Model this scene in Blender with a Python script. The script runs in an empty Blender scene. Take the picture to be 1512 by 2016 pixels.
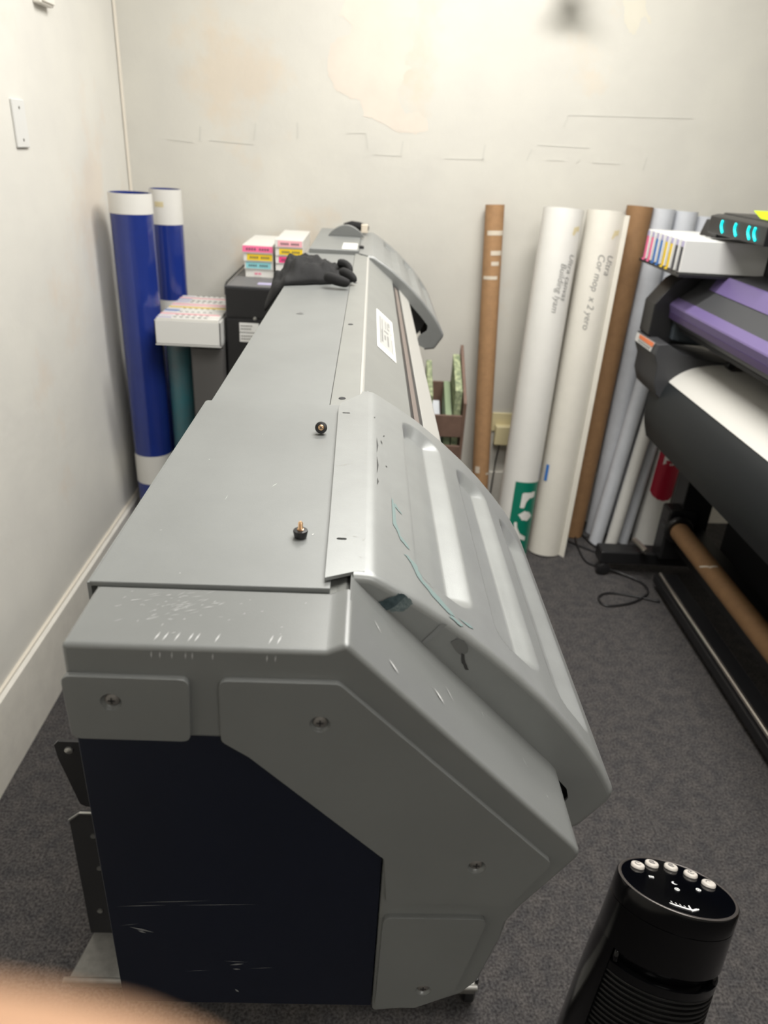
import bpy, bmesh, math, random
from mathutils import Vector, Matrix, noise
from mathutils.geometry import tessellate_polygon, delaunay_2d_cdt
random.seed(7)
SC = bpy.context.scene
COL = SC.collection
PI = math.pi

# ------------------------------------------------------------------ camera
CAM_Z = 1.55
cam_data = bpy.data.cameras.new('phone_camera')
cam = bpy.data.objects.new('phone_camera', cam_data); COL.objects.link(cam)
Rw = [[0.9984976788545055, -0.013093437654517846, 0.05320664631934947],
      [0.041731794235063055, -0.44754024929005015, -0.8932895289967985],
      [0.03550834651300238, 0.8941679300644746, -0.44632148746405376]]
cam.matrix_world = Matrix(((Rw[0][0], -Rw[1][0], -Rw[2][0], 0), (Rw[0][1], -Rw[1][1], -Rw[2][1], 0),
                           (Rw[0][2], -Rw[1][2], -Rw[2][2], CAM_Z), (0, 0, 0, 1)))
cam_data.sensor_fit = 'VERTICAL'; cam_data.sensor_height = 9.5; cam_data.sensor_width = 7.125
cam_data.lens = 1441.876 / 2016 * 9.5
cam_data.clip_start = 0.004; cam_data.clip_end = 30
cam_data.dof.use_dof = True; cam_data.dof.focus_distance = 0.72; cam_data.dof.aperture_fstop = 2.1
SC.camera = cam
SC.view_settings.view_transform = 'Standard'; SC.view_settings.look = 'None'
SC.view_settings.gamma = 1; SC.view_settings.use_curve_mapping = False
SC.view_settings.exposure = 0.4

# ------------------------------------------------------------------ light
w = bpy.data.worlds.new('world'); SC.world = w; w.use_nodes = True
w.node_tree.nodes['Background'].inputs[0].default_value = (0.9, 0.95, 1.0, 1)
w.node_tree.nodes['Background'].inputs[1].default_value = 0.08
CEIL = 2.75
def area(name, loc, sx, sy, power, colr=(1, 0.975, 0.93)):
    d = bpy.data.lights.new(name, 'AREA'); d.shape = 'RECTANGLE'; d.size = sx; d.size_y = sy
    d.energy = power; d.color = colr
    o = bpy.data.objects.new(name, d); COL.objects.link(o); o.location = loc
    return o
FIXT = [(0.45, 2.1, 1.2, 0.35, 30), (0.45, 0.75, 1.2, 1.2, 23), (0.6, -1.3, 1.2, 0.6, 8.5)]  # last entry, behind the viewer, is added fill for the front faces
for (x, y, sx, sy, p) in FIXT:
    area('ceiling_and_fill_lamp', (x, y, CEIL - 0.045), sx * 0.95, sy * 0.9, p)

# ------------------------------------------------------------------ materials
def mat(name, colr, rough=0.5, metal=0.0, spec=0.5, noise_amt=0.0, noise_scale=20, bump=0.0, bump_scale=200, emit=None, estr=1, coat=0.0, col2=None, trans=0.0, tex_w=None):
    m = bpy.data.materials.new(name); m.use_nodes = True
    nt = m.node_tree; b = nt.nodes['Principled BSDF']
    b.inputs['Base Color'].default_value = (*colr, 1); b.inputs['Roughness'].default_value = rough
    b.inputs['Metallic'].default_value = metal; b.inputs['Specular IOR Level'].default_value = spec
    b.inputs['Coat Weight'].default_value = coat
    if trans: b.inputs['Transmission Weight'].default_value = trans
    if emit: b.inputs['Emission Color'].default_value = (*emit, 1); b.inputs['Emission Strength'].default_value = estr
    tc = nt.nodes.new('ShaderNodeTexCoord')
    if noise_amt or col2:
        n = nt.nodes.new('ShaderNodeTexNoise'); n.inputs['Scale'].default_value = noise_scale
        n.inputs['Detail'].default_value = 6; n.inputs['Roughness'].default_value = 0.65
        nt.links.new(tc.outputs['Object'], n.inputs['Vector'])
        r = nt.nodes.new('ShaderNodeValToRGB')
        c2 = col2 or tuple(c * (1 - noise_amt) for c in colr)
        c1 = colr if col2 else tuple(min(1, c * (1 + noise_amt * .5)) for c in colr)
        r.color_ramp.elements[0].position = 0.35; r.color_ramp.elements[0].color = (*c2, 1)
        r.color_ramp.elements[1].position = 0.65; r.color_ramp.elements[1].color = (*c1, 1)
        nt.links.new(n.outputs['Fac'], r.inputs['Fac']); nt.links.new(r.outputs['Color'], b.inputs['Base Color'])
    if bump:
        n = nt.nodes.new('ShaderNodeTexNoise'); n.inputs['Scale'].default_value = bump_scale; n.inputs['Detail'].default_value = 4
        nt.links.new(tc.outputs['Object'], n.inputs['Vector'])
        bp = nt.nodes.new('ShaderNodeBump'); bp.inputs['Strength'].default_value = bump; bp.inputs['Distance'].default_value = 0.001
        nt.links.new(n.outputs['Fac'], bp.inputs['Height']); nt.links.new(bp.outputs['Normal'], b.inputs['Normal'])
    return m

def wall_mat(name, base, patch, seed):
    """painted plaster: blotchy paint repairs, small pits"""
    m = bpy.data.materials.new(name); m.use_nodes = True
    nt = m.node_tree; b = nt.nodes['Principled BSDF']; b.inputs['Roughness'].default_value = 0.6
    b.inputs['Specular IOR Level'].default_value = 0.3
    tc = nt.nodes.new('ShaderNodeTexCoord'); mp = nt.nodes.new('ShaderNodeMapping'); mp.inputs['Location'].default_value = (seed, seed * .7, 0)
    nt.links.new(tc.outputs['Object'], mp.inputs['Vector'])
    n1 = nt.nodes.new('ShaderNodeTexNoise'); n1.inputs['Scale'].default_value = 1.6; n1.inputs['Detail'].default_value = 7; n1.inputs['Roughness'].default_value = .62
    nt.links.new(mp.outputs['Vector'], n1.inputs['Vector'])
    r1 = nt.nodes.new('ShaderNodeValToRGB'); r1.color_ramp.elements[0].position = .54; r1.color_ramp.elements[0].color = (*base, 1)
    r1.color_ramp.elements[1].position = .62; r1.color_ramp.elements[1].color = (*patch, 1)
    nt.links.new(n1.outputs['Fac'], r1.inputs['Fac'])
    n2 = nt.nodes.new('ShaderNodeTexNoise'); n2.inputs['Scale'].default_value = 5; n2.inputs['Detail'].default_value = 8
    nt.links.new(mp.outputs['Vector'], n2.inputs['Vector'])
    r2 = nt.nodes.new('ShaderNodeValToRGB'); r2.color_ramp.elements[0].position = .3; r2.color_ramp.elements[0].color = (.93, .93, .94, 1)
    r2.color_ramp.elements[1].position = .7; r2.color_ramp.elements[1].color = (1, 1, 1, 1)
    nt.links.new(n2.outputs['Fac'], r2.inputs['Fac'])
    mx = nt.nodes.new('ShaderNodeMix'); mx.data_type = 'RGBA'; mx.blend_type = 'MULTIPLY'; mx.inputs[0].default_value = 1
    nt.links.new(r1.outputs['Color'], mx.inputs[6]); nt.links.new(r2.outputs['Color'], mx.inputs[7])
    nt.links.new(mx.outputs[2], b.inputs['Base Color'])
    n3 = nt.nodes.new('ShaderNodeTexNoise'); n3.inputs['Scale'].default_value = 26; n3.inputs['Detail'].default_value = 6
    nt.links.new(mp.outputs['Vector'], n3.inputs['Vector'])
    bp = nt.nodes.new('ShaderNodeBump'); bp.inputs['Strength'].default_value = .35; bp.inputs['Distance'].default_value = .004
    nt.links.new(n3.outputs['Fac'], bp.inputs['Height']); nt.links.new(bp.outputs['Normal'], b.inputs['Normal'])
    return m

def carpet_mat():
    m = bpy.data.materials.new('carpet'); m.use_nodes = True
    nt = m.node_tree; b = nt.nodes['Principled BSDF']; b.inputs['Roughness'].default_value = .95; b.inputs['Specular IOR Level'].default_value = .1
    tc = nt.nodes.new('ShaderNodeTexCoord')
    n = nt.nodes.new('ShaderNodeTexNoise'); n.inputs['Scale'].default_value = 170; n.inputs['Detail'].default_value = 5; n.inputs['Roughness'].default_value = .7
    n2 = nt.nodes.new('ShaderNodeTexNoise'); n2.inputs['Scale'].default_value = 28; n2.inputs['Detail'].default_value = 4
    nt.links.new(tc.outputs['Object'], n.inputs['Vector']); nt.links.new(tc.outputs['Object'], n2.inputs['Vector'])
    r = nt.nodes.new('ShaderNodeValToRGB')
    r.color_ramp.elements[0].position = .36; r.color_ramp.elements[0].color = (.030, .029, .030, 1)
    r.color_ramp.elements[1].position = .70; r.color_ramp.elements[1].color = (.135, .130, .128, 1)
    nt.links.new(n.outputs['Fac'], r.inputs['Fac'])
    r2 = nt.nodes.new('ShaderNodeValToRGB'); r2.color_ramp.elements[0].position = .35; r2.color_ramp.elements[0].color = (.78, .78, .8, 1)
    r2.color_ramp.elements[1].position = .65; r2.color_ramp.elements[1].color = (1.1, 1.06, 1.03, 1)
    nt.links.new(n2.outputs['Fac'], r2.inputs['Fac'])
    mx = nt.nodes.new('ShaderNodeMix'); mx.data_type = 'RGBA'; mx.blend_type = 'MULTIPLY'; mx.inputs[0].default_value = 1
    nt.links.new(r.outputs['Color'], mx.inputs[6]); nt.links.new(r2.outputs['Color'], mx.inputs[7]); nt.links.new(mx.outputs[2], b.inputs['Base Color'])
    bp = nt.nodes.new('ShaderNodeBump'); bp.inputs['Strength'].default_value = .8; bp.inputs['Distance'].default_value = .003
    nt.links.new(n.outputs['Fac'], bp.inputs['Height']); nt.links.new(bp.outputs['Normal'], b.inputs['Normal'])
    return m

M = dict(
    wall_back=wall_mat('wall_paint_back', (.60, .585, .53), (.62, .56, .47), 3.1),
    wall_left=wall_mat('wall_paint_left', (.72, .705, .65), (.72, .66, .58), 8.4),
    carpet=carpet_mat(),
    ceiling=mat('ceiling_white', (.7, .7, .68), .8),
    base=mat('baseboard_paint', (.80, .77, .70), .4, noise_amt=.06),
    trimcream=mat('caulk_cream', (.68, .63, .54), .5),
    grey=mat('painted_grey', (.165, .171, .167), .32, metal=.15, noise_amt=.05, noise_scale=9, bump=.06, bump_scale=900),
    lid=mat('lid_grey', (.200, .208, .204), .42, metal=.2, noise_amt=.08, noise_scale=6, bump=.06, bump_scale=900),
    silver=mat('silver_paint', (.255, .264, .26), .36, metal=.35, noise_amt=.07, noise_scale=14, bump=.08, bump_scale=700),
    strip=mat('pale_grey_paint', (.225, .23, .217), .42, metal=.15, noise_amt=.06, noise_scale=10),
    ivory=mat('ivory_paint', (.36, .355, .33), .45),
    navy=mat('navy_panel', (.004, .0060, .0145), .45, spec=.3, noise_amt=.12, noise_scale=4, bump=.05, bump_scale=800),
    black=mat('black_plastic', (.012, .012, .013), .35),
    blackmatte=mat('black_matte', (.014, .014, .016), .7),
    gloss=mat('gloss_black', (.002, .002, .0025), .16, spec=.35),
    glassblack=mat('panel_black', (.003, .004, .008), .08, coat=1),
    rim=mat('rim_grey', (.10, .09, .085), .3, metal=.5),
    footgrey=mat('foot_grey', (.20, .195, .18), .4, metal=.4, noise_amt=.2, noise_scale=40),
    dkgrey=mat('dark_grey', (.045, .046, .050), .55), cabgrey=mat('cabinet_grey', (.085, .082, .08), .55),
    dkgrey2=mat('charcoal_sheet', (.015, .0175, .0195), .5, spec=.35),
    steel=mat('steel', (.42, .42, .40), .32, metal=.9, noise_amt=.15, noise_scale=30),
    screwdark=mat('screw_dark', (.20, .19, .18), .4, metal=.6),
    brass=mat('brass', (.75, .50, .30), .28, metal=.95),
    chrome=mat('chrome', (.72, .68, .63), .2, metal=.95),
    blue=mat('blue_wrap', (.012, .030, .20), .16, noise_amt=.1, noise_scale=5, coat=.4),
    teal=mat('teal_sheet', (.02, .14, .17), .35, col2=(.08, .11, .12), noise_scale=3.5),
    white=mat('white_plastic', (.68, .68, .66), .4),
    paper=mat('white_vinyl', (.70, .69, .655), .35, noise_amt=.02),
    paper2=mat('cream_vinyl', (.68, .655, .59), .38, noise_amt=.03),
    paperblue=mat('cool_white_roll', (.56, .58, .62), .25, noise_amt=.05),
    media=mat('media_white', (.62, .61, .575), .55),
    card=mat('cardboard', (.36, .205, .098), .75, noise_amt=.12, noise_scale=40),
    card2=mat('cardboard_dark', (.27, .15, .068), .75, noise_amt=.12, noise_scale=30),
    tape=mat('clear_tape', (.62, .55, .45), .25),
    masking=mat('masking_tape', (.62, .54, .33), .6),
    pink=mat('label_pink', (.85, .16, .33), .5), ltpink=mat('label_light_pink', (.83, .42, .47), .5),
    yellow=mat('label_yellow', (.80, .56, .02), .5), cyan=mat('label_cyan', (.25, .58, .62), .5),
    magenta=mat('label_magenta', (.78, .05, .22), .5), cblue=mat('label_blue', (.04, .17, .50), .5),
    lilac=mat('label_lilac', (.45, .42, .62), .5), ink=mat('ink_text', (.06, .06, .07), .6),
    greytext=mat('pencil_text', (.20, .20, .19), .6),
    purple=mat('purple_stripe', (.135, .10, .235), .4), purpledark=mat('purple_dark', (.07, .045, .12), .4),
    green=mat('logo_green', (.0, .16, .10), .4), red=mat('logo_red', (.36, .008, .03), .4),
    orange=mat('label_orange', (.70, .18, .06), .5), neon=mat('neon_note', (.60, .85, .02), .6),
    led=mat('led_cyan', (.0, .6, .6), .4, emit=(.0, .85, .85), estr=1.3),
    tealstain=mat('teal_ink_stain', (.15, .205, .20), .45), darkstain=mat('dark_ink_stain', (.010, .028, .035), .35, col2=(.06, .09, .10), noise_scale=160),
    smudge=mat('grey_smudge', (.12, .123, .12), .5), smudgedk=mat('dark_smudge', (.035, .035, .035), .45),
    scratch=mat('scratch_pale', (.50, .50, .49), .6), scratchdim=mat('scratch_dim', (.16, .165, .17), .6),
    fabric=mat('black_knit', (.0045, .0045, .005), .85, bump=.6, bump_scale=450, noise_amt=.3, noise_scale=90),
    wood=mat('brown_wood', (.15, .09, .065), .6, noise_amt=.2), gmoney=mat('green_pattern', (.42, .46, .27), .7, col2=(.12, .16, .09), noise_scale=60),
    greensage=mat('sage_green', (.22, .28, .17), .7), cream=mat('cream_plastic', (.68, .60, .36), .5),
    button=mat('button_silver', (.62, .58, .53), .35, metal=.1), glyph=mat('panel_white_print', (.85, .85, .85), .5),
    skin=mat('skin', (.37, .21, .12), .55, noise_amt=.06), nail=mat('nail', (.72, .45, .34), .3),
    diff=mat('diffuser', (.8, .8, .8), .5, emit=(1, .97, .92), estr=3.0),
    shadegrey=mat('lamp_shade_grey', (.12, .12, .12), .5),
)

# ------------------------------------------------------------------ mesh helpers
class MB:
    def __init__(s): s.v = []; s.f = []; s.mi = []; s.m = 0
    def add(s, vs, fs):
        o = len(s.v); s.v += [tuple(v) for v in vs]; s.f += [tuple(i + o for i in f) for f in fs]; s.mi += [s.m] * len(fs); return s
    def box(s, x0, x1, y0, y1, z0, z1):
        v = [(x, y, z) for z in (z0, z1) for y in (y0, y1) for x in (x0, x1)]
        return s.add(v, [(0, 2, 3, 1), (4, 5, 7, 6), (0, 1, 5, 4), (2, 6, 7, 3), (0, 4, 6, 2), (1, 3, 7, 5)])
    def prism(s, pts, a, b, axis='y', holes=()):
        def V(p, t): return (p[0], t, p[1]) if axis == 'y' else ((t, p[0], p[1]) if axis == 'x' else (p[0], p[1], t))
        loops = [list(pts)] + [list(h) for h in holes]
        flat = [p for l in loops for p in l]; n = len(flat)
        if holes:
            ed = []; k = 0
            for l in loops: ed += [(k + i, k + (i + 1) % len(l)) for i in range(len(l))]; k += len(l)
            res = delaunay_2d_cdt([Vector(p) for p in flat], ed, [], 0, 1e-7)
            def inside(q, l):
                c_ = False
                for i in range(len(l)):
                    (xa, ya), (xb, yb2) = l[i - 1][:2], l[i][:2]
                    if (ya > q.y) != (yb2 > q.y) and q.x < (xb - xa) * (q.y - ya) / (yb2 - ya) + xa: c_ = not c_
                return c_
            tri = []
            for f_ in res[2]:
                q = sum((res[0][i] for i in f_), Vector((0, 0))) / len(f_)
                if inside(q, loops[0]) and not any(inside(q, l) for l in loops[1:]): tri.append(tuple(res[3][i][0] for i in f_))
        vs = [V(p, a) for p in flat] + [V(p, b) for p in flat]
        if not holes:
            fs = [tuple(range(n)), tuple(range(2 * n - 1, n - 1, -1))]
        else:
            fs = [t for t in tri] + [tuple(i + n for i in reversed(t)) for t in tri]
        k = 0
        for l in loops:
            m = len(l)
            for i in range(m):
                j = (i + 1) % m; fs.append((k + i, k + j, k + j + n, k + i + n))
            k += m
        return s.add(vs, fs)
    def tube(s, p0, p1, r0, r1=None, n=32, cap=True, wall=None):
        p0 = Vector(p0); p1 = Vector(p1); r1 = r0 if r1 is None else r1
        d = (p1 - p0).normalized(); u = d.orthogonal().normalized(); v = d.cross(u)
        rings = [(p0, r0), (p1, r1)]
        if wall: rings += [(p1, r1 - wall), (p1 - d * .12, r1 - wall)]
        vs = []; 
        for p, r in rings: vs += [p + (u * math.cos(2 * PI * i / n) + v * math.sin(2 * PI * i / n)) * r for i in range(n)]
        fs = []
        for k in range(len(rings) - 1):
            for i in range(n): fs.append((k * n + i, k * n + (i + 1) % n, (k + 1) * n + (i + 1) % n, (k + 1) * n + i))
        if cap:
            fs.append(tuple(range(n - 1, -1, -1))); o = (len(rings) - 1) * n; fs.append(tuple(range(o, o + n)))
        return s.add(vs, fs)
    def lathe(s, c, axis, prof, n=32, cap0=True, cap1=True):
        c = Vector(c); d = Vector(axis).normalized(); u = d.orthogonal().normalized(); v = d.cross(u); vs = []
        for r, h in prof: vs += [c + d * h + (u * math.cos(2 * PI * i / n) + v * math.sin(2 * PI * i / n)) * r for i in range(n)]
        fs = [(k * n + i, k * n + (i + 1) % n, (k + 1) * n + (i + 1) % n, (k + 1) * n + i) for k in range(len(prof) - 1) for i in range(n)]
        if cap0: fs.append(tuple(range(n - 1, -1, -1)))
        if cap1: fs.append(tuple(range((len(prof) - 1) * n, len(prof) * n)))
        return s.add(vs, fs)
    def path(s, pts, r, n=10):
        pts = [Vector(p) for p in pts]
        vs = []; up = None
        for i, p in enumerate(pts):
            d = (pts[min(i + 1, len(pts) - 1)] - pts[max(i - 1, 0)]).normalized()
            if up is None: up = d.orthogonal().normalized()
            up = (up - d * up.dot(d)).normalized(); v = d.cross(up); rr = r[i] if isinstance(r, (list, tuple)) else r
            vs += [p + (up * math.cos(2 * PI * k / n) + v * math.sin(2 * PI * k / n)) * rr for k in range(n)]
        fs = [(k * n + i, k * n + (i + 1) % n, (k + 1) * n + (i + 1) % n, (k + 1) * n + i) for k in range(len(pts) - 1) for i in range(n)]
        fs += [tuple(range(n - 1, -1, -1)), tuple(range((len(pts) - 1) * n, len(pts) * n))]
        return s.add(vs, fs)

def build(name, mb, m, parent=None, origin=None, smooth=False, bevel=0, seg=3, ang=30, fixn=True, autos=None, rim=None):
    me = bpy.data.meshes.new(name)
    o = Vector(origin) if origin is not None else Vector((0, 0, 0))
    me.from_pydata([Vector(v) - o for v in mb.v], [], mb.f)
    mats = m if isinstance(m, (list, tuple)) else [m]
    for x in mats: me.materials.append(M[x] if isinstance(x, str) else x)
    for p, i in zip(me.polygons, mb.mi): p.material_index = min(i, len(mats) - 1)
    if fixn:
        bm = bmesh.new(); bm.from_mesh(me); bmesh.ops.recalc_face_normals(bm, faces=bm.faces); bm.to_mesh(me); bm.free()
    if smooth or bevel:
        me.polygons.foreach_set('use_smooth', [True] * len(me.polygons))
        if smooth != 'all':
            try: me.set_sharp_from_angle(angle=math.radians(autos or 40))
            except Exception: pass
    ob = bpy.data.objects.new(name, me); COL.objects.link(ob); ob.location = o
    if bevel:
        md = ob.modifiers.new('bevel', 'BEVEL'); md.width = bevel; md.segments = seg; md.limit_method = 'ANGLE'; md.angle_limit = math.radians(ang)
        if rim:      # bevel only the outline: rim = test on an edge's two end points
            at_ = me.attributes.new('bevel_weight_edge', 'FLOAT', 'EDGE')
            for e in me.edges: at_.data[e.index].value = 1.0 if rim(mb.v[e.vertices[0]], mb.v[e.vertices[1]]) else 0.0
            md.limit_method = 'WEIGHT'
            sh_ = me.attributes.get('sharp_edge') or me.attributes.new('sharp_edge', 'BOOLEAN', 'EDGE')
            for e in me.edges:
                if at_.data[e.index].value > 0: sh_.data[e.index].value = False
        wn = ob.modifiers.new('wn', 'WEIGHTED_NORMAL'); wn.keep_sharp = bool(rim); wn.weight = 80
    if parent is not None:
        ob.parent = parent; ob.matrix_parent_inverse = parent_world(parent).inverted()
    return ob
def parent_world(p):
    m = Matrix.Translation(p.location) @ p.rotation_euler.to_matrix().to_4x4()
    if p.parent is not None: m = parent_world(p.parent) @ p.matrix_parent_inverse @ m
    return m
def tag(o, label=None, cat=None, group=None, kind=None):
    if label: o['label'] = label
    if cat: o['category'] = cat
    if group: o['group'] = group
    if kind: o['kind'] = kind
    return o
def stuffp(*a, **k): return tag(build(*a, **k), kind='stuff')
def thing(name, loc, label, cat, group=None):
    o = bpy.data.objects.new(name, None); COL.objects.link(o); o.location = loc; o.empty_display_size = .05
    return tag(o, label, cat, group)
def struct(name, mb, m, **k): return tag(build(name, mb, m, **k), kind='structure')
def dup(root, delta, label=None, group=None):
    def cp(o, par):
        c = o.copy(); COL.objects.link(c); c.parent = par
        for ch in [x for x in bpy.data.objects if x.parent == o and x != c]: cp(ch, c)
        return c
    r = cp(root, None); r.location = Vector(root.location) + Vector(delta)
    if label: r['label'] = label
    if group: r['group'] = group
    return r
def text_mb(s, size, shear=0.0, ext=0.0, bold=0.0):
    cu = bpy.data.curves.new('t', 'FONT'); cu.body = s; cu.size = size; cu.shear = shear; cu.extrude = ext; cu.offset = bold; cu.resolution_u = 3
    ob = bpy.data.objects.new('t', cu); COL.objects.link(ob)
    dg = bpy.context.evaluated_depsgraph_get(); me = bpy.data.meshes.new_from_object(ob.evaluated_get(dg))
    mb = MB(); mb.add([tuple(v.co) for v in me.vertices], [tuple(p.vertices) for p in me.polygons])
    bpy.data.objects.remove(ob); bpy.data.curves.remove(cu); bpy.data.meshes.remove(me)
    return mb
def mapped(mb, fn):
    r = MB(); r.v = [tuple(fn(Vector(v))) for v in mb.v]; r.f = list(mb.f); r.mi = list(mb.mi); return r
def join(*ms):
    r = MB()
    for i, m in enumerate(ms):
        r.m = i; r.add(m.v, m.f)
    return r

# ------------------------------------------------------------------ room shell
XL, XR, YN, YR = -0.903, 3.0, 3.0, -2.6
def yb(x): return YN + (x - XL) * 0.057
struct('floor', MB().box(XL - .1, XR + .1, YR - .1, 3.4, -.05, 0), 'carpet')
struct('ceiling', MB().box(XL - .1, XR + .1, YR - .1, 3.4, CEIL, CEIL + .05), 'ceiling')
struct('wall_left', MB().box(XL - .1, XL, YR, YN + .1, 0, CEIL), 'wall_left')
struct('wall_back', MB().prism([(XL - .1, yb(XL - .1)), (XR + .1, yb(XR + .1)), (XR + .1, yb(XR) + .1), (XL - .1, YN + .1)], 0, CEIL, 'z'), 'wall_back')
struct('wall_right', MB().box(XR, XR + .1, YR, 3.3, 0, CEIL), 'wall_left')
struct('wall_front', MB().box(XL, XR, YR - .1, YR, 0, CEIL), 'wall_left')
mb = MB().prism([(XL, 0), (XL + .016, 0), (XL + .016, .232), (XL + .006, .244), (XL, .244)], YR, YN - .0, 'y')
struct('baseboard_left', mb, 'base')
mb = MB(); th = .016
pts = [(XL + .016, yb(XL)), (XR, yb(XR)), (XR, yb(XR) - th), (XL + .016, yb(XL) - th)]
struct('baseboard_back', MB().prism(pts, 0, .244, 'z'), 'base')
struct('trim_1', MB().box(XL, XL + .009, YR, YN - .01, .244, .2475), 'trimcream')
struct('trim_2', MB().prism([(XL, YN + .004), (XL + .011, YN + .001), (XL + .003, YN - .007)], .244, CEIL, 'z'), 'trimcream')
# faint ridges and rub marks left on the back wall by the old block joints
mk = MB()
def wallmark(x0, z0, x1, z1, t=.003, d=.0012):
    dx, dz = x1 - x0, z1 - z0; L = math.hypot(dx, dz); nx, nz = -dz / L * t, dx / L * t
    q = [(x0 + nx, z0 + nz), (x0 - nx, z0 - nz), (x1 - nx, z1 - nz), (x1 + nx, z1 + nz)]
    mk.add([(x, yb(x) - d, z) for x, z in q] + [(x, yb(x) + .001, z) for x, z in q], [(0, 1, 2, 3), (0, 4, 5, 1), (1, 5, 6, 2), (2, 6, 7, 3), (3, 7, 4, 0)])
for (x0, z0, x1, z1) in [(-.75, 1.53, -.66, 1.525), (-.63, 1.58, -.635, 1.53), (-.60, 1.535, -.44, 1.53), (-.43, 1.6, -.44, 1.545), (-.28, 1.61, -.28, 1.56),
                         (-.1, 1.585, -.03, 1.59), (-.03, 1.59, -.02, 1.54), (.0, 1.52, .11, 1.52), (.11, 1.57, .105, 1.525), (.27, 1.52, .42, 1.525), (.42, 1.575, .415, 1.52),
                         (.6, 1.57, .585, 1.53), (.62, 1.585, .82, 1.585), (.66, 1.535, .73, 1.537), (.79, 1.545, .78, 1.532), (.84, 1.536, .95, 1.536), (1.05, 1.565, 1.045, 1.52),
                         (.72, 1.69, 1.2, 1.705), (.72, 1.69, .71, 1.65)]:
    wallmark(x0, z0, x1, z1, .0017 if abs(x1 - x0) > .03 else .003)
P1 = [(-.112, 2.03), (.018, 2.03), (.055, 1.983), (.122, 1.977), (.12, 1.957), (.075, 1.95), (.095, 1.925), (.109, 1.901), (.129, 1.881), (.124, 1.86), (.1, 1.843), (.103, 1.812), (.128, 1.808), (.104, 1.791), (.094, 1.758), (.076, 1.736), (.092, 1.693), (.113, 1.661), (.163, 1.669), (.197, 1.643), (.199, 1.61), (.155, 1.596), (.098, 1.598), (.052, 1.613), (-.0, 1.638), (-.038, 1.641), (-.053, 1.693), (-.09, 1.699), (-.14, 1.718), (-.172, 1.764), (-.173, 1.801), (-.165, 1.859), (-.138, 1.881), (-.097, 1.893), (-.092, 1.919), (-.122, 1.942), (-.14, 1.946), (-.123, 1.972)]
P2 = [(.854, 2.054), (.869, 2.025), (.871, 1.999), (.894, 1.965), (.919, 1.953), (.93, 1.977), (.934, 2.001), (.947, 2.014), (.971, 1.99), (.971, 2.005), (.944, 2.029), (.937, 2.059)]
for nm_, PP, cc_ in (('wall_paint_patch', P1, (.63, .572, .50)), ('wall_paint_patch', P2, (.62, .59, .50))):
    pts_ = []
    for i, p in enumerate(PP):
        a = Vector(p); b = Vector(PP[(i + 1) % len(PP)])
        for k in range(4): pts_.append(a + (b - a) * k / 4 + Vector((random.uniform(-.003, .003), random.uniform(-.003, .003))))
    tri_ = tessellate_polygon([[Vector((p.x, p.y, 0)) for p in pts_]])
    tag(build(nm_, MB().add([(p.x, yb(p.x) - .0006, p.y) for p in pts_], [t_ for t_ in tri_]), mat('patch_paint', cc_, .6, noise_amt=.04, noise_scale=8, bump=.25, bump_scale=30)), kind='structure')
# unseen cup and stub added on the back wall to cast a soft shadow
t = thing('shadow_caster', (.66, yb(.66), 2.12), 'added unseen cup on the back wall, casting the soft shadow at the top', 'shadow caster')
build('shadow_stub', MB().tube((.66, yb(.66), 2.140), (.66, yb(.66) - .13, 2.140), .012, n=20), 'steel', t, smooth=True)
build('shadow_cup', MB().lathe((.66, yb(.66) - .115, 2.150), (0, 0, -1), [(.012, 0), (.022, .015), (.036, .050), (.056, .082), (.057, .085)], 32), 'steel', t, smooth=True)
tag(build('wall_scuff', mk, mat('wall_mark_grey', (.53, .52, .475), .7)), kind='structure')

# blank plate and junction box on the left wall
t = thing('switch_plate', (XL, 2.12, 1.495), 'white blank switch plate screwed to the left wall', 'switch plate')
build('plate', MB().box(XL, XL + .007, 2.085, 2.155, 1.497, 1.607), 'white', t, bevel=.0025)
for z in (1.515, 1.588): build('screw', MB().lathe((XL + .006, 2.12, z), (1, 0, 0), [(.0035, 0), (.0035, .0018), (.002, .0024)], 12), 'screwdark', t)
t = thing('cable_box', (XL, 2.36, 1.835), 'small cream junction box high on the left wall', 'junction box')
build('housing', MB().box(XL, XL + .022, 2.315, 2.405, 1.836, 1.96), 'base', t, bevel=.004)
build('cover', MB().box(XL + .022, XL + .027, 2.32, 2.40, 1.842, 1.955), 'base', t, bevel=.002)

# ceiling fixtures, the last one an added fill light
for i, (x, y, sx, sy, p) in enumerate(FIXT):
    t = thing('ceiling_and_fill_light', (x, y, CEIL), ['flat ceiling light panel near the back wall', 'square ceiling light panel nearer the viewer', 'added fill light panel behind the viewer'][i], 'light')
    fr = MB()
    for a in ((x - sx / 2 - .02, x - sx / 2, y - sy / 2 - .02, y + sy / 2 + .02), (x + sx / 2, x + sx / 2 + .02, y - sy / 2 - .02, y + sy / 2 + .02),
              (x - sx / 2, x + sx / 2, y - sy / 2 - .02, y - sy / 2), (x - sx / 2, x + sx / 2, y + sy / 2, y + sy / 2 + .02)): fr.box(*a, CEIL - .04, CEIL)
    build('frame', fr, 'white', t); build('diffuser', MB().box(x - sx / 2, x + sx / 2, y - sy / 2, y + sy / 2, CEIL - .03, CEIL - .02), 'diff', t)

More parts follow.
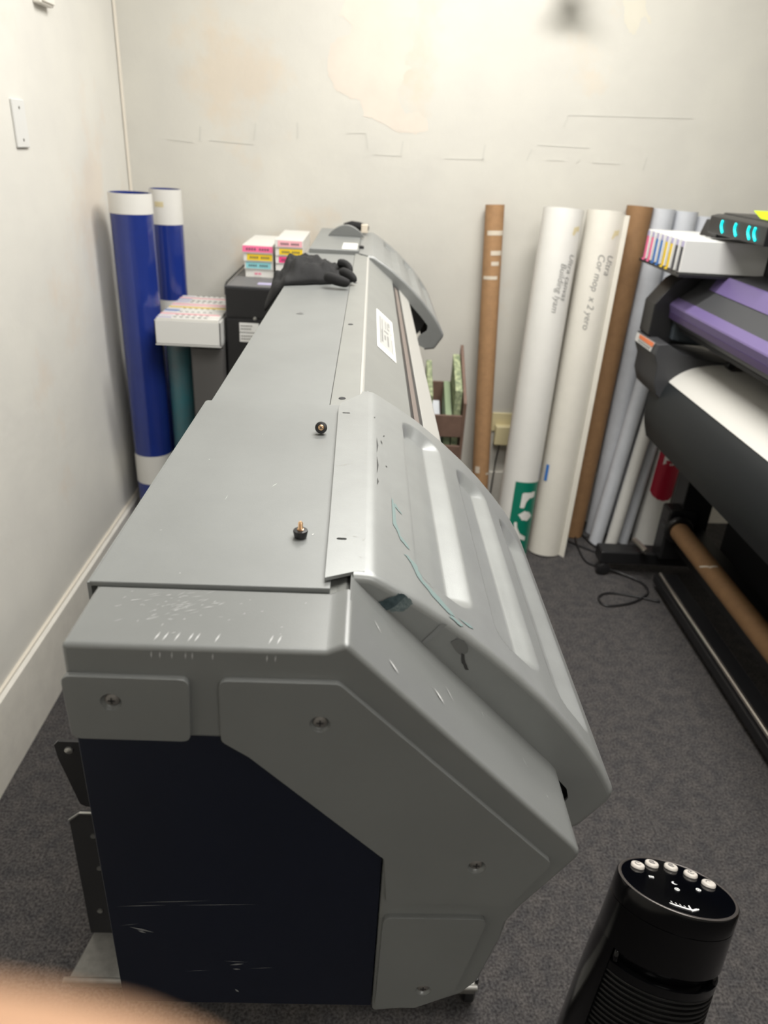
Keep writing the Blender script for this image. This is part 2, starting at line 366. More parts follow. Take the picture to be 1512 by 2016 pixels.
# ------------------------------------------------------------------ the grey wide-format printer
Y0 = .351
GP = thing('wide_format_printer', (-.03, 1.5, 0), 'long grey printer with a navy end panel, filling the middle of the photo', 'printer')
def arc(cx, cz, r, a0, a1, n=5): return [(cx + r * math.cos(math.radians(a0 + (a1 - a0) * i / n)), cz + r * math.sin(math.radians(a0 + (a1 - a0) * i / n))) for i in range(n + 1)]
outline = [(-.171, 1.280), (-.016, 1.281), (-.003, 1.2865), (.160, 1.121), (.1665, 1.113), (.165, 1.107), (.132, 1.053), (.124, 1.036), (.122, 1.016), (.110, .962), (.099, .946), (.068, .927),
           (.028, .920), (.028, 1.103), (.024, 1.111), (-.055, 1.192), (-.065, 1.202), (-.08, 1.210), (-.172, 1.210)]
navy_out = [(-.172, 1.2095), (-.08, 1.2095), (-.065, 1.2015), (-.055, 1.1915), (.024, 1.1105), (.0275, 1.103), (.0275, .923), (-.172, .923)]
build('side_cover', MB().prism(outline, Y0, .4155), 'grey', GP, bevel=.0035, seg=3)
build('side_cover_shoulder', MB().prism([(-.0035, 1.2800), (-.003, 1.2862), (.160, 1.1207), (.1662, 1.113), (.1647, 1.107), (.1317, 1.053), (.11, 1.05)], .40, .455), 'grey', GP, bevel=.001, seg=1)
build('navy_side_panel', MB().prism(navy_out, Y0 + .003, .41), 'navy', GP, bevel=.001, seg=2)
def round_poly(pts, r, n=4):
    out = []
    for i, p in enumerate(pts):
        a = Vector(pts[i - 1]); b = Vector(p); c = Vector(pts[(i + 1) % len(pts)])
        u = (a - b).normalized(); v = (c - b).normalized(); ang = u.angle(v); d = min(r / math.tan(ang / 2), (a - b).length * .45, (c - b).length * .45)
        p0 = b + u * d; p1 = b + v * d
        for k in range(n + 1):
            t = k / n; q = p0 * (1 - t) ** 2 + b * 2 * t * (1 - t) + p1 * t * t; out.append((q.x, q.y))
    return out
def pad_rim(ol):
    ks = {(round(p[0], 6), round(p[1], 6)): i for i, p in enumerate(ol)}; n = len(ol)
    def f(a, b):
        if a[1] > Y0 - .004 or b[1] > Y0 - .004: return False
        i = ks.get((round(a[0], 6), round(a[2], 6))); j = ks.get((round(b[0], 6), round(b[2], 6)))
        return i is not None and j is not None and (abs(i - j) in (1, n - 1))
    return f
pads = [[(-.1725, 1.2595), (-.0965, 1.2595), (-.0985, 1.2105), (-.1715, 1.2105)],
        [(-.0790, 1.2595), (-.007, 1.2600), (.146, 1.107), (.122, 1.061), (.032, 1.062), (.0285, 1.107), (-.0625, 1.199), (-.0795, 1.2115)],
        [(.031, 1.044), (.108, 1.045), (.097, .983), (.091, .954), (.062, .934), (.030, .934)]]
screws = [[(-.1445, 1.2405)], [(-.018, 1.228), (.0935, 1.1015)], [(.067, .957)]]
for pd, sc in zip(pads, screws):
    ol = round_poly(pd, .006)
    holes = [[(cx + .0066 * math.cos(2 * PI * k / 20), cz + .0066 * math.sin(2 * PI * k / 20)) for k in range(20)] for cx, cz in sc]
    pb = build('raised_pad', MB().prism(ol, Y0 - .0042, Y0 + .001, holes=holes), 'grey', GP, bevel=.0026, seg=3, rim=pad_rim(ol))
    for cx, cz in sc:
        build('screw_recess', MB().lathe((cx, Y0 - .0040, cz), (0, 1, 0), [(.0068, 0), (.0062, .0012), (.0050, .0030), (.0045, .0034)], 28, False, False), 'grey', pb, smooth='all')
        s_ = MB().lathe((cx, Y0 - .0010, cz), (0, -1, 0), [(.0046, 0), (.0044, .0010), (.0032, .0018), (.0012, .0020)], 24)
        so = build('screw', s_, 'screwdark', pb, smooth=True)
        build('cross_slot', MB().box(cx - .0022, cx + .0022, Y0 - .0033, Y0 - .0028, cz - .0004, cz + .0004).box(cx - .0004, cx + .0004, Y0 - .0033, Y0 - .0028, cz - .0022, cz + .0022), 'black', pb)

# main body core under lid, beam, hoods
core_near = [(-.171, 1.2775), (-.012, 1.2775), (-.006, 1.2795), (.157, 1.115), (.161, 1.108), (.128, 1.054), (.119, 1.02), (.105, .95), (.068, .93), (.02, .925), (-.165, .925)]
build('body', MB().prism(core_near, .4155, .84), 'strip', GP)
core = [(-.171, 1.2775), (-.012, 1.2775), (-.004, 1.2805), (.064, 1.2245), (.064, 1.19), (.110, 1.174), (.118, 1.14), (.134, 1.08), (.142, 1.01), (.135, .965), (.10, .935), (.02, .925), (-.165, .925)]
build('body', MB().prism(core, .84, 2.66), 'strip', GP, bevel=.0015, seg=1)
# lid
build('service_lid', MB().prism([(-.1765, 1.2775), (-.1765, 1.2815), (-.0165, 1.2830), (-.0165, 1.2785)], .417, .804), 'lid', GP, bevel=.0008, seg=2)
build('lid_return_edge', MB().box(-.1780, -.1755, .417, .804, 1.262, 1.2805), 'lid', GP)
# long beam cover and strip
build('beam_cover', MB().prism([(-.1725, 1.255), (-.1725, 1.2800), (-.0375, 1.2805), (-.0375, 1.277)], .805, 2.10), 'lid', GP, bevel=.0008, seg=2)
st = build('top_strip', MB().prism([(-.0370, 1.278), (-.0370, 1.2822), (-.0045, 1.2835), (.0, 1.2815), (-.002, 1.278)], .805, 2.12), 'strip', GP, bevel=.0008, seg=2)
for (x, y) in [(-.024, .829), (-.025, 1.226), (-.026, 1.636), (-.018, 2.09)]:
    build('screw_hole', MB().lathe((x, y, 1.2824), (0, 0, 1), [(.0045, 0), (.004, .0010)], 16), 'blackmatte', st)
fs_ = build('front_slope_cover', MB().prism([(-.001, 1.2822), (.066, 1.2265), (.066, 1.2215), (-.004, 1.2775)], .80, 2.12), 'strip', GP, bevel=.0008, seg=2)
build('white_edge', MB().prism([(-.0035, 1.2838), (-.0005, 1.2838), (.0015, 1.2815), (-.0025, 1.2815)], .82, 2.10), 'ivory', GP)
build('front_slot', MB().prism([(.066, 1.222), (.086, 1.2025), (.080, 1.198), (.062, 1.214)], .80, 2.12), 'black', GP)
build('slot_rail', MB().prism([(.072, 1.2175), (.080, 1.2095), (.078, 1.206), (.070, 1.214)], .80, 2.00), mat('rail_brown', (.23, .19, .17), .4, metal=.3), GP)
build('front_lip', MB().prism([(.0865, 1.204), (.113, 1.1765), (.118, 1.165), (.082, 1.196)], .80, 2.12), 'ivory', GP, bevel=.001, seg=2)
build('front_panel', MB().prism([(.113, 1.176), (.122, 1.14), (.138, 1.08), (.147, 1.01), (.143, 1.01), (.117, 1.14), (.108, 1.172)], .80, 2.06), 'ivory', GP, smooth=True)
# sticker on the front slope
def slope(u, y, off=.0006):   # u 0..1 down the slope
    n = Vector((.0557, 0, .067)).normalized()
    return Vector((-.001 + .067 * u, y, 1.2822 - .0557 * u)) + n * off
def quad_slope(u0, u1, ya, yb_, off): return [slope(u0, ya, off), slope(u1, ya, off), slope(u1, yb_, off), slope(u0, yb_, off)]
STK = (0.30, 0.78, 1.16, 1.46)
def stk(u0, u1, a, b, off=.0007):
    du = STK[1] - STK[0]; dy = STK[3] - STK[2]
    return MB().add(quad_slope(STK[0] + du * u0, STK[0] + du * u1, STK[2] + dy * a, STK[2] + dy * b, off), [(0, 1, 2, 3)])
stk_grey = mat('sticker_grey', (.42, .42, .40), .4)
lb = build('label_sticker', stk(0, 1, 0, 1), mat('sticker_white', (.80, .80, .76), .4), fs_)
build('sticker_field', stk(.14, .86, .12, .88, .0009), stk_grey, lb)
lm = MB()
for (a, b, c, d) in [(.18, .22, .15, .85), (.84, .88, .10, .45), (.84, .88, .55, .62), (.26, .34, .2, .5), (.30, .34, .5, .8), (.42, .50, .3, .42), (.42, .66, .5, .54), (.58, .66, .2, .45), (.5, .54, .6, .8), (.62, .74, .62, .66), (.62, .66, .66, .8), (.7, .76, .72, .85)]:
    q = stk(a, b, c, d, .0010); lm.add(q.v, q.f)
build('sticker_print', lm, 'greytext', lb)

# hoods ------------------------------------------------------------
RAW = [(-.024, 1.2870), (.002, 1.2872), (.0115, 1.2868), (.020, 1.2822), (.044, 1.268), (.068, 1.252), (.098, 1.2285), (.126, 1.204), (.149, 1.182), (.169, 1.160), (.186, 1.140), (.200, 1.121), (.212, 1.101), (.2185, 1.089), (.2165, 1.079), (.195, 1.047), (.168, 1.043)]
def resample(p, step):
    out = [Vector(p[0])]
    for a, b in zip(p, p[1:]):
        a = Vector(a); b = Vector(b); n = max(1, round((b - a).length / step))
        for k in range(1, n + 1): out.append(a + (b - a) * k / n)
    return out
PROF = resample(RAW, .0016)
for _ in range(5): PROF = [PROF[0]] + [(PROF[i - 1] + PROF[i] * 2 + PROF[i + 1]) / 4 for i in range(1, len(PROF) - 1)] + [PROF[-1]]
SARC = [0]
for a, b in zip(PROF, PROF[1:]): SARC.append(SARC[-1] + (b - a).length)
NRM = []
for i in range(len(PROF)):
    d = (PROF[min(i + 1, len(PROF) - 1)] - PROF[max(i - 1, 0)]).normalized(); NRM.append(Vector((-d.y, d.x)) * 1.0)
# s coordinate zero of the measured dents is at x=-.02
S0 = .004
def sstep(a, b, x):
    t = max(0, min(1, (x - a) / (b - a))); return t * t * (3 - 2 * t)
DENTS = [(.072, .129, .462, .815), (.155, .210, .458, .803), (.231, .289, .456, .785)]
def dent(s, y, y_near):
    for s0, s1, a, b in DENTS:
        yy = y - y_near + .428
        if not (s0 - .004 < s < s1 + .004 and a - .004 < yy < b + .004): continue
        r = .021; hx = (s1 - s0) / 2; hy = (b - a) / 2; qx = abs(s - (s0 + hx)) - hx + r; qy = abs(yy - (a + hy)) - hy + r
        sd = -(math.hypot(max(qx, 0), max(qy, 0)) + min(max(qx, qy), 0) - r)
        if sd <= 0: continue
        u = (s - s0) / (s1 - s0); v = (yy - a) / (b - a)
        wd = .004 + .015 * sstep(.25, .75, u) + .012 * sstep(.88, .97, v) * (1 - sstep(.25, .75, u))
        t = min(1, sd / wd); return .0100 * (t * .75 + .25 * t * t * (3 - 2 * t))
    return 0
def surf(s, y, y_near=.428, off=0.0):
    s += S0; i = min(range(len(SARC)), key=lambda k: abs(SARC[k] - s)); p = PROF[i] + NRM[i] * off
    return Vector((p.x, y, p.y))
def hood(name, y0, y1, label, inner, flap=True, step=.0020):
    R = .0060
    ys = [y0 + R * (1 - math.cos(a * PI / 2 / 6)) for a in range(7)]
    n = int((y1 - y0 - 2 * R) / step); ys += [y0 + R + (y1 - y0 - 2 * R) * k / n for k in range(1, n)]
    ys += [y1 - R * (1 - math.cos(a * PI / 2 / 6)) for a in range(6, -1, -1)]
    i0 = next(i for i, s in enumerate(SARC) if s > .022)      # skirted part starts beside the flap
    vs = []; N = len(PROF) - i0
    for y in ys:
        e = min(y - y0, y1 - y); ins = 0 if e >= R else R - math.sqrt(max(0, R * R - (R - e) ** 2))
        for i in range(i0, len(PROF)):
            # round the lower run too so the ends stay closed
            d = dent(SARC[i] - S0, y, y0); p = PROF[i] - NRM[i] * (ins + d); vs.append((p.x, y, p.y))
    fs = [(r * N + i, r * N + i + 1, (r + 1) * N + i + 1, (r + 1) * N + i) for r in range(len(ys) - 1) for i in range(N - 1)]
    mb = MB().add(vs, fs)
    # skirts at both ends
    L = [Vector(p) for p in inner]; tot = sum((b - a).length for a, b in zip(L, L[1:]))
    def at(t):
        d = t * tot
        for a, b in zip(L, L[1:]):
            if d <= (b - a).length + 1e-9: return a + (b - a) * (d / max(1e-9, (b - a).length))
            d -= (b - a).length
        return L[-1]
    for y, row in ((y0, 0), (y1, len(ys) - 1)):
        top = [vs[row * N + i] for i in range(N)]
        low = [(at(i / (N - 1)).x, y, at(i / (N - 1)).y) for i in range(N)]
        yi = y + (.002 if y == y0 else -.002)
        lo2 = [(p[0], yi, p[2]) for p in low]
        mb.add(top + low + lo2, [(i, i + 1, N + i + 1, N + i) for i in range(N - 1)] + [(N + i, N + i + 1, 2 * N + i + 1, 2 * N + i) for i in range(N - 1)])
    h = build(name, mb, 'silver', GP, smooth=True, autos=50)
    wn = h.modifiers.new('wn', 'WEIGHTED_NORMAL'); wn.keep_sharp = True; wn.weight = 70
    return h
low_near = [(-.003, 1.272), (.054, 1.2185), (.093, 1.178), (.134, 1.139), (.166, 1.107), (.178, 1.093), (.181, 1.083), (.170, 1.060), (.160, 1.045)]
hn_ = hood('front_hood', .428, .851, None, low_near)
low_far = [(-.003, 1.272), (.054, 1.226), (.085, 1.199), (.113, 1.173), (.150, 1.136), (.172, 1.111), (.170, 1.098), (.150, 1.084), (.140, 1.060)]
DENTS_near = DENTS
DENTS = [(a, b, c, d + .17) for a, b, c, d in DENTS]
hf_ = hood('front_hood', 2.045, 2.64, None, low_far, step=.004)
DENTS = DENTS_near
# flap of near hood lying over the lid, with two slots
def capsule(x0, x1, y, r, n=6):
    return [(x1 + r * math.cos(a), y + r * math.sin(a)) for a in [(-PI / 2 + PI * k / n) for k in range(n + 1)]] + [(x0 + r * math.cos(a), y + r * math.sin(a)) for a in [(PI / 2 + PI * k / n) for k in range(n + 1)]]
fl = MB().prism([(-.0205, .4235), (.0, .4335), (.0065, .4335), (.0065, .850), (-.0245, .799), (-.0262, .78), (-.0215, .50)], 1.2845, 1.2872, 'z',
                holes=[capsule(-.0135, -.009, .479, .0016), capsule(-.0200, -.0145, .765, .0016)])
fo = build('hood_flap', fl, 'silver', GP)
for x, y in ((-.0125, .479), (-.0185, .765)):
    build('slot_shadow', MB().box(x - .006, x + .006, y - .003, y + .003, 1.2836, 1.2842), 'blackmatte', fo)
fl2 = MB().prism([(-.0265, 2.10), (.0065, 2.045), (.0065, 2.64), (-.0265, 2.64)], 1.2835, 1.2862, 'z')
build('hood_flap', fl2, 'silver', GP, bevel=.0006, seg=2)
# black block standing in for the shade inside the open far hood
build('hood_shade_block', MB().prism([(.07, 1.21), (.088, 1.208), (.165, 1.122), (.165, 1.112), (.150, 1.085), (.12, 1.06), (.07, 1.10)], 2.075, 2.62), 'black', GP)
# far end platform
pl = build('end_platform', MB().box(-.163, -.0275, 2.115, 2.66, 1.2775, 1.2905), 'lid', GP, bevel=.002)
build('paper_label', MB().box(-.075, -.033, 2.135, 2.27, 1.2905, 1.2912), 'paper', pl)
hv = []; n = 14
for k in range(n + 1):
    t = k / n; x = -.13 + .115 * t; hz = .034 * math.sin(PI * t) ** .8
    hv.append((x, 1.2905 + hz))
build('arched_handle', MB().prism(hv + [(x, z - .004) for x, z in reversed(hv[1:-1])] if False else hv, 2.44, 2.458), 'grey', pl, bevel=.002)
build('platform_knob', MB().lathe((-.022, 2.20, 1.286), (0, 0, 1), [(.008, 0), (.008, .006), (.005, .008)], 16), 'black', GP, smooth=True)
# pads, stand, feet
for y in (.86, 2.45):
    lg = build('stand_leg', MB().box(-.06, .0, y - .03, y + .03, .12, .925), 'dkgrey', GP, bevel=.004)
    ft = build('stand_foot', MB().prism([(-.515, .857), (.268, .857), (.260, .945), (-.497, .953)], .075, .10, 'z') if y < 1 else MB().box(-.50, .28, y - .035, y + .035, .075, .10), 'footgrey', GP, bevel=.003)
    if y < 1: build('foot_lip', MB().tube((-.523, .857, .097), (.27, .857, .097), .006, n=12), 'footgrey', ft, smooth=True); y = .905
    for x in (-.40, .262):
        cs = build('caster', MB().lathe((x - .012, y, .035), (1, 0, 0), [(.030, 0), (.035, .004), (.035, .020), (.030, .024)], 24), 'black', GP, smooth=True)
        build('caster_fork', MB().box(x - .018, x + .018, y - .022, y + .022, .045, .078), 'black', cs, bevel=.003)
build('stand_crossbar', MB().box(-.05, -.01, .86, 2.45, .55, .62), 'dkgrey', GP, bevel=.003)
# rear media brackets at the near end
rb = build('rear_bracket', MB().prism([(-.503, .604), (-.496, .612), (-.40, .612), (-.40, .45), (-.468, .458), (-.477, .464), (-.500, .571)], .950, .956), 'black', GP)
build('bracket_screw', MB().lathe((-.479, .95, .594), (0, -1, 0), [(.007, 0), (.007, .003), (.003, .005)], 14), 'steel', rb, smooth=True)
build('bracket_arm', MB().box(-.43, -.05, .95, .98, .55, .60), 'blackmatte', rb)
rb = build('rear_bracket', MB().prism([(-.502, .424), (-.481, .442), (-.40, .442), (-.40, .10), (-.503, .10)], .950, .956), 'blackmatte', GP)
build('bracket_edge', MB().prism([(-.503, .424), (-.481, .4435), (-.40, .4435), (-.40, .4405), (-.4805, .4405), (-.501, .4215)], .947, .951), 'steel', rb)
for x, z in ((-.463, .383), (-.462, .295), (-.476, .17)): build('bracket_screw', MB().lathe((x, .950, z), (0, -1, 0), [(.005, 0), (.005, .003)], 12), 'steel', rb)

# smears, scratches --------------------------------------------------
def blob(poly, fn, jag=.0, n=3):
    """flat stain with a ragged outline, mapped on a surface"""
    pts = []
    for i, p in enumerate(poly):
        a = Vector(p); b = Vector(poly[(i + 1) % len(poly)])
        for k in range(n):
            q = a + (b - a) * k / n; q += Vector((random.uniform(-jag, jag), random.uniform(-jag, jag))); pts.append(q)
    tri = tessellate_polygon([[Vector((p.x, p.y, 0)) for p in pts]])
    return MB().add([fn(p.x, p.y) for p in pts], [t for t in tri])
def on_skirt(x, z): return Vector((x, .4272, z))
def on_front(x, z): return Vector((x, Y0 - .0005, z))
ms = blob([(.0170, 1.2665), (.0325, 1.2745), (.036, 1.2725), (.030, 1.2650), (.0235, 1.2600), (.0205, 1.2610)], on_skirt, .0005, 5)
build('ink_smear', ms, 'darkstain', hn_)
ms = blob([(.0300, 1.2740), (.0355, 1.2725), (.0400, 1.2690), (.0405, 1.2660), (.0350, 1.2600), (.0260, 1.2590), (.0235, 1.2605)], lambda x, z: Vector((x, .4274, z)), .0006, 5)
build('ink_smear', ms, mat('ink_dry', (.16, .20, .20), .5, col2=(.07, .10, .11), noise_scale=400), hn_)
ms = blob([(.0700, 1.2345), (.0745, 1.2375), (.0800, 1.2365), (.0835, 1.2310), (.0830, 1.2260), (.0800, 1.2235), (.0770, 1.2245)], on_skirt, .0004, 3)
build('dark_smudge', ms, 'smudge', hn_)
ms = blob([(.0790, 1.2255), (.0812, 1.2240), (.0818, 1.2200), (.0848, 1.2125), (.0858, 1.2105), (.0835, 1.2105), (.0800, 1.2170)], lambda x, z: Vector((x, .4271, z)), .0003, 3)
build('dark_smudge', ms, 'smudgedk', hn_)
ms = blob([(.062, 1.2505), (.0665, 1.2500), (.052, 1.2320), (.0490, 1.2330)], on_skirt, .0003, 3)
build('dark_smudge', ms, mat('light_smudge', (.20, .207, .207), .45), hn_)
def on_hood(s, y): return surf(s, y, off=.0005 if not dent(s, y, .428) else -.0113)
for poly in ([(.050, .575), (.053, .570), (.0535, .555), (.0545, .530), (.058, .512), (.066, .500), (.066, .497), (.057, .505), (.0515, .525), (.0505, .555)],
             [(.0535, .570), (.060, .555), (.060, .553), (.0535, .560)],
             [(.060, .485), (.066, .478), (.070, .463), (.084, .448), (.098, .438), (.104, .440), (.090, .452), (.076, .462), (.071, .478), (.064, .486)],
             [(.108, .441), (.120, .440), (.124, .443), (.118, .444)],
             [(.098, .434), (.110, .432), (.112, .436), (.100, .438)]):
    build('teal_stain', blob(poly, on_hood, .0004, 3), 'tealstain', hn_)
def stroke(mb, p, q, wd, fn):
    p = Vector(p); q = Vector(q); d = (q - p); L = d.length; nn = Vector((-d.y, d.x)) / L * wd / 2; m = (p + q) / 2
    mb.add([fn(*(p)), fn(*(m + nn)), fn(*q), fn(*(m - nn))], [(0, 1, 2, 3)])
lm = MB()
for (a, b, c, d) in [(.0365, .70, .0368, .66), (.0365, .65, .0368, .61), (.0368, .60, .0366, .585), (.0358, .57, .036, .52), (.0375, .79, .0378, .83), (.0372, .74, .039, .735), (.034, .76, .033, .757),
                     (.041, .70, .043, .69), (.046, .72, .044, .715), (.046, .64, .048, .637), (.06, .60, .062, .592)]:
    stroke(lm, (a, b), (c, d), .0009, on_hood)
stuffp('paint_chip', lm, 'smudgedk', hn_)
# bare dirt and scratches on the hood flap
def on_flap(x, y): return Vector((x, y, 1.28735))
lm = MB()
for k in range(26):
    x = random.uniform(-.018, .004); y = random.uniform(.44, .80); stroke(lm, (x, y), (x + random.uniform(.001, .004), y + random.uniform(-.004, .006)), random.uniform(.0003, .0008), on_flap)
for k in range(7): stroke(lm, (-.022 + k * .0022, .615 + k * .0012), (-.020 + k * .0022, .617 + k * .0015), .0007, on_flap)
stuffp('scratch_marks', lm, mat('dirt', (.27, .27, .245), .6), fo)
def on_cover(x, y): return Vector((x, y, 1.2803 + max(0, (x + .171) * .006)))
lm = MB()
for k in range(60):
    x = random.gauss(-.118, .016); y = random.gauss(.392, .008)
    if not (-.16 < x < -.03 and .36 < y < .41): continue
    a = random.uniform(.3, 1.0); L = random.uniform(.002, .010); stroke(lm, (x, y), (x + L * math.cos(a), y + L * math.sin(a) * .7), random.uniform(.0002, .0007), on_cover)
for k in range(18):
    x = random.uniform(-.16, -.03); y = random.uniform(.362, .41); a = random.uniform(.2, 1.3); L = random.uniform(.001, .004); stroke(lm, (x, y), (x + L * math.cos(a), y + L * math.sin(a)), .0005, on_cover)
for x in (-.118, -.113, -.106, -.098, -.094, -.082, -.050, -.045):
    stroke(lm, (x, .356), (x + .002, .3655), .0011, on_cover); stroke(lm, (x - .0005, 1.272), (x, 1.2775), .0010, on_front)
stuffp('scratch_marks', lm, mat('scratch_grey', (.40, .405, .40), .55), GP)
lm = MB()
def on_navy(x, z): return Vector((x, Y0 + .0026, z))
for (a, b, c, d, wd) in [(-.166, 1.041, -.128, 1.044, .0006), (-.150, 1.046, -.095, 1.050, .0005), (-.12, 1.044, -.06, 1.047, .0005), (-.158, 1.018, -.140, 1.012, .0022), (-.152, 1.014, -.146, 1.011, .002),
                         (-.165, 1.019, -.150, 1.022, .0004), (-.085, .974, -.074, .976, .002), (-.083, .969, -.077, .969, .0016), (-.09, .979, -.07, .978, .0005), (-.082, .943, -.079, .939, .0022), (-.12, .965, -.10, .967, .0004), (-.07, .97, -.05, .972, .0004)]:
    stroke(lm, (a, b), (c, d), wd, on_navy)
stuffp('scratch_marks', lm, 'scratchdim', GP)
lm = MB()
def on_lid(x, y): return Vector((x, y, 1.2834 + (x + .0165) * .0094))
for (a, b, c, d, wd) in [(-.075, .575, -.071, .583, .0008), (-.11, .545, -.109, .556, .0004), (-.14, .63, -.139, .631, .0012), (-.10, .70, -.0995, .701, .0012), (-.034, .49, -.033, .493, .001), (-.149, .49, -.147, .491, .0006), (-.12, .43, -.119, .43, .0012)]:
    stroke(lm, (a, b), (c, d), wd, on_lid)
stuffp('scratch_marks', lm, 'scratch', GP)
build('dark_smudge', blob([(-.122, 1.30), (-.116, 1.315), (-.109, 1.305), (-.113, 1.298)], lambda x, y: Vector((x, y, 1.2808)), .0005, 2), 'smudge', GP)
lm = MB()
def on_slope2(u, y): return Vector((-.003 + .163 * u, y, 1.2870 - .1655 * u)) + Vector((.0004, 0, .0004))
for (a, b, c, d, wd) in [(.16, .372, .20, .366, .002), (.36, .385, .40, .378, .0025), (.42, .40, .45, .39, .001), (.60, .41, .61, .405, .001), (.1, .40, .13, .392, .001), (.8, .40, .82, .392, .0008), (.9, .38, .91, .378, .001)]:
    stroke(lm, (a, b), (c, d), wd * .02 if False else wd * 1.0, on_slope2)
stuffp('scratch_marks', lm, 'scratch', GP)

# ------------------------------------------------------------------ thumbscrews on the lid
t = thing('thumbscrew', (-.0425, .4865, 1.283), 'black thumbscrew standing with copper stud up, nearer one on the printer lid', 'screw', 'thumbscrews on the printer lid')
kn = []
c = Vector((-.0425, .4865, 1.2832))
build('knob', MB().lathe(c, (0, 0, 1), [(.0040, 0), (.0048, .0006), (.0056, .0052), (.0053, .0060), (.0030, .0062)], 36), 'black', t, smooth=True)
sp = [(.0026, .0062), (.0026, .0068), (.0017, .0070)]
for k in range(7): sp += [(.0019, .0072 + k * .0008), (.0015, .0076 + k * .0008)]
build('stud', MB().lathe(c, (0, 0, 1), sp + [(.0008, .0132)], 20), 'brass', t, smooth=True)
t = thing('thumbscrew', (-.041, .708, 1.283), 'black thumbscrew on its side with brass head facing the viewer, on the lid', 'screw', 'thumbscrews on the printer lid')
c = Vector((-.0412, .7085, 1.2896)); ax = Vector((.05, -.93, .36)).normalized()
build('knob', MB().lathe(c, ax, [(.0045, -.004), (.0060, -.003), (.0062, .0025), (.0056, .0036), (.0034, .0040), (.0032, .0026)], 36), 'black', t, smooth=True)
hd = build('brass_head', MB().lathe(c, ax, [(.0032, .0024), (.0031, .0036), (.0022, .0042)], 24), 'brass', t, smooth=True)
u = ax.orthogonal().normalized(); v = ax.cross(u); cc = c + ax * .0043
mb = MB()
for d1, d2 in ((u, v), (v, u)): mb.add([cc + d1 * .0018 + d2 * .0004, cc - d1 * .0018 + d2 * .0004, cc - d1 * .0018 - d2 * .0004, cc + d1 * .0018 - d2 * .0004], [(0, 1, 2, 3)])
build('cross_slot', mb, 'black', t)

# ------------------------------------------------------------------ black glove flung over the beam
def glove():
    nx, ny = 56, 36; vs = []
    X0, X1 = -.215, -.028
    for i in range(nx + 1):
        for j in range(ny + 1):
            a = i / nx; b = j / ny; x = X0 + (X1 - X0) * a
            yc = 1.62 + .06 * math.sin(a * 3.0) + .03 * a; hw = .11 * (math.sin(PI * min(1, max(0, a * .93 + .07))) ** .45) * (1 - .45 * a ** 3)
            if a < .25: hw *= .75 + a
            y = yc + (b - .5) * 2 * hw * (1 + .10 * noise.noise((x * 30, b * 4, 1)))
            edge = (1 - abs(2 * b - 1) ** 3); ends = min(1, (1 - a) * 7) * min(1, a * 9 + .25)
            h = .006 + (.036 + .030 * noise.noise((x * 26, y * 11, 3)) + .018 * noise.noise((x * 55, y * 24, 9)) + .006 * noise.noise((x * 130, y * 70, 5))) * edge * ends * (1 - .55 * a) + .012 * math.exp(-((a - .45) / .18) ** 2) * edge
            zb = 1.2815 if x > -.1725 else 1.2815 - (-.1725 - x) * 1.35
            vs.append((x, y, zb + h * (.25 if edge < .01 else 1)))
    fs = [(i * (ny + 1) + j, i * (ny + 1) + j + 1, (i + 1) * (ny + 1) + j + 1, (i + 1) * (ny + 1) + j) for i in range(nx) for j in range(ny)]
    return MB().add(vs, fs)
g = build('work_glove', glove(), 'fabric', origin=(-.11, 1.62, 1.281), smooth='all')
md = g.modifiers.new('s', 'SOLIDIFY'); md.thickness = .004; md.offset = -1
tag(g, 'black knit work glove draped over the far part of the grey printer beam', 'glove')
def finger(pts, r): 
    b = build('glove_finger', MB().path(pts, r, 14), 'fabric', g, smooth='all'); md = b.modifiers.new('s', 'SUBSURF'); md.levels = 1; md.render_levels = 1
finger([(-.06, 1.64, 1.305), (-.045, 1.625, 1.304), (-.034, 1.61, 1.301), (-.027, 1.60, 1.294), (-.025, 1.598, 1.291)], [.010, .010, .009, .007, .002])
finger([(-.07, 1.70, 1.312), (-.055, 1.70, 1.314), (-.043, 1.69, 1.309), (-.038, 1.68, 1.300), (-.037, 1.675, 1.298)], [.010, .010, .009, .007, .002])
finger([(-.09, 1.58, 1.303), (-.07, 1.565, 1.300), (-.052, 1.56, 1.296), (-.04, 1.565, 1.292), (-.038, 1.566, 1.290)], [.012, .012, .011, .009, .002])

# black clip and tape bundle on the far platform
t = thing('cable_clip', (-.06, 2.60, 1.2905), 'black clip with a pale paper tag lying on the far end of the grey printer', 'clip')
build('clip_body', MB().path([(-.085, 2.60, 1.305), (-.06, 2.605, 1.309), (-.035, 2.60, 1.307), (-.010, 2.58, 1.303)], [.010, .014, .014, .012], 12), 'fabric', t, smooth='all')
build('paper_tag', MB().box(-.028, -.006, 2.55, 2.575, 1.2925, 1.318), 'tape', t, bevel=.002)

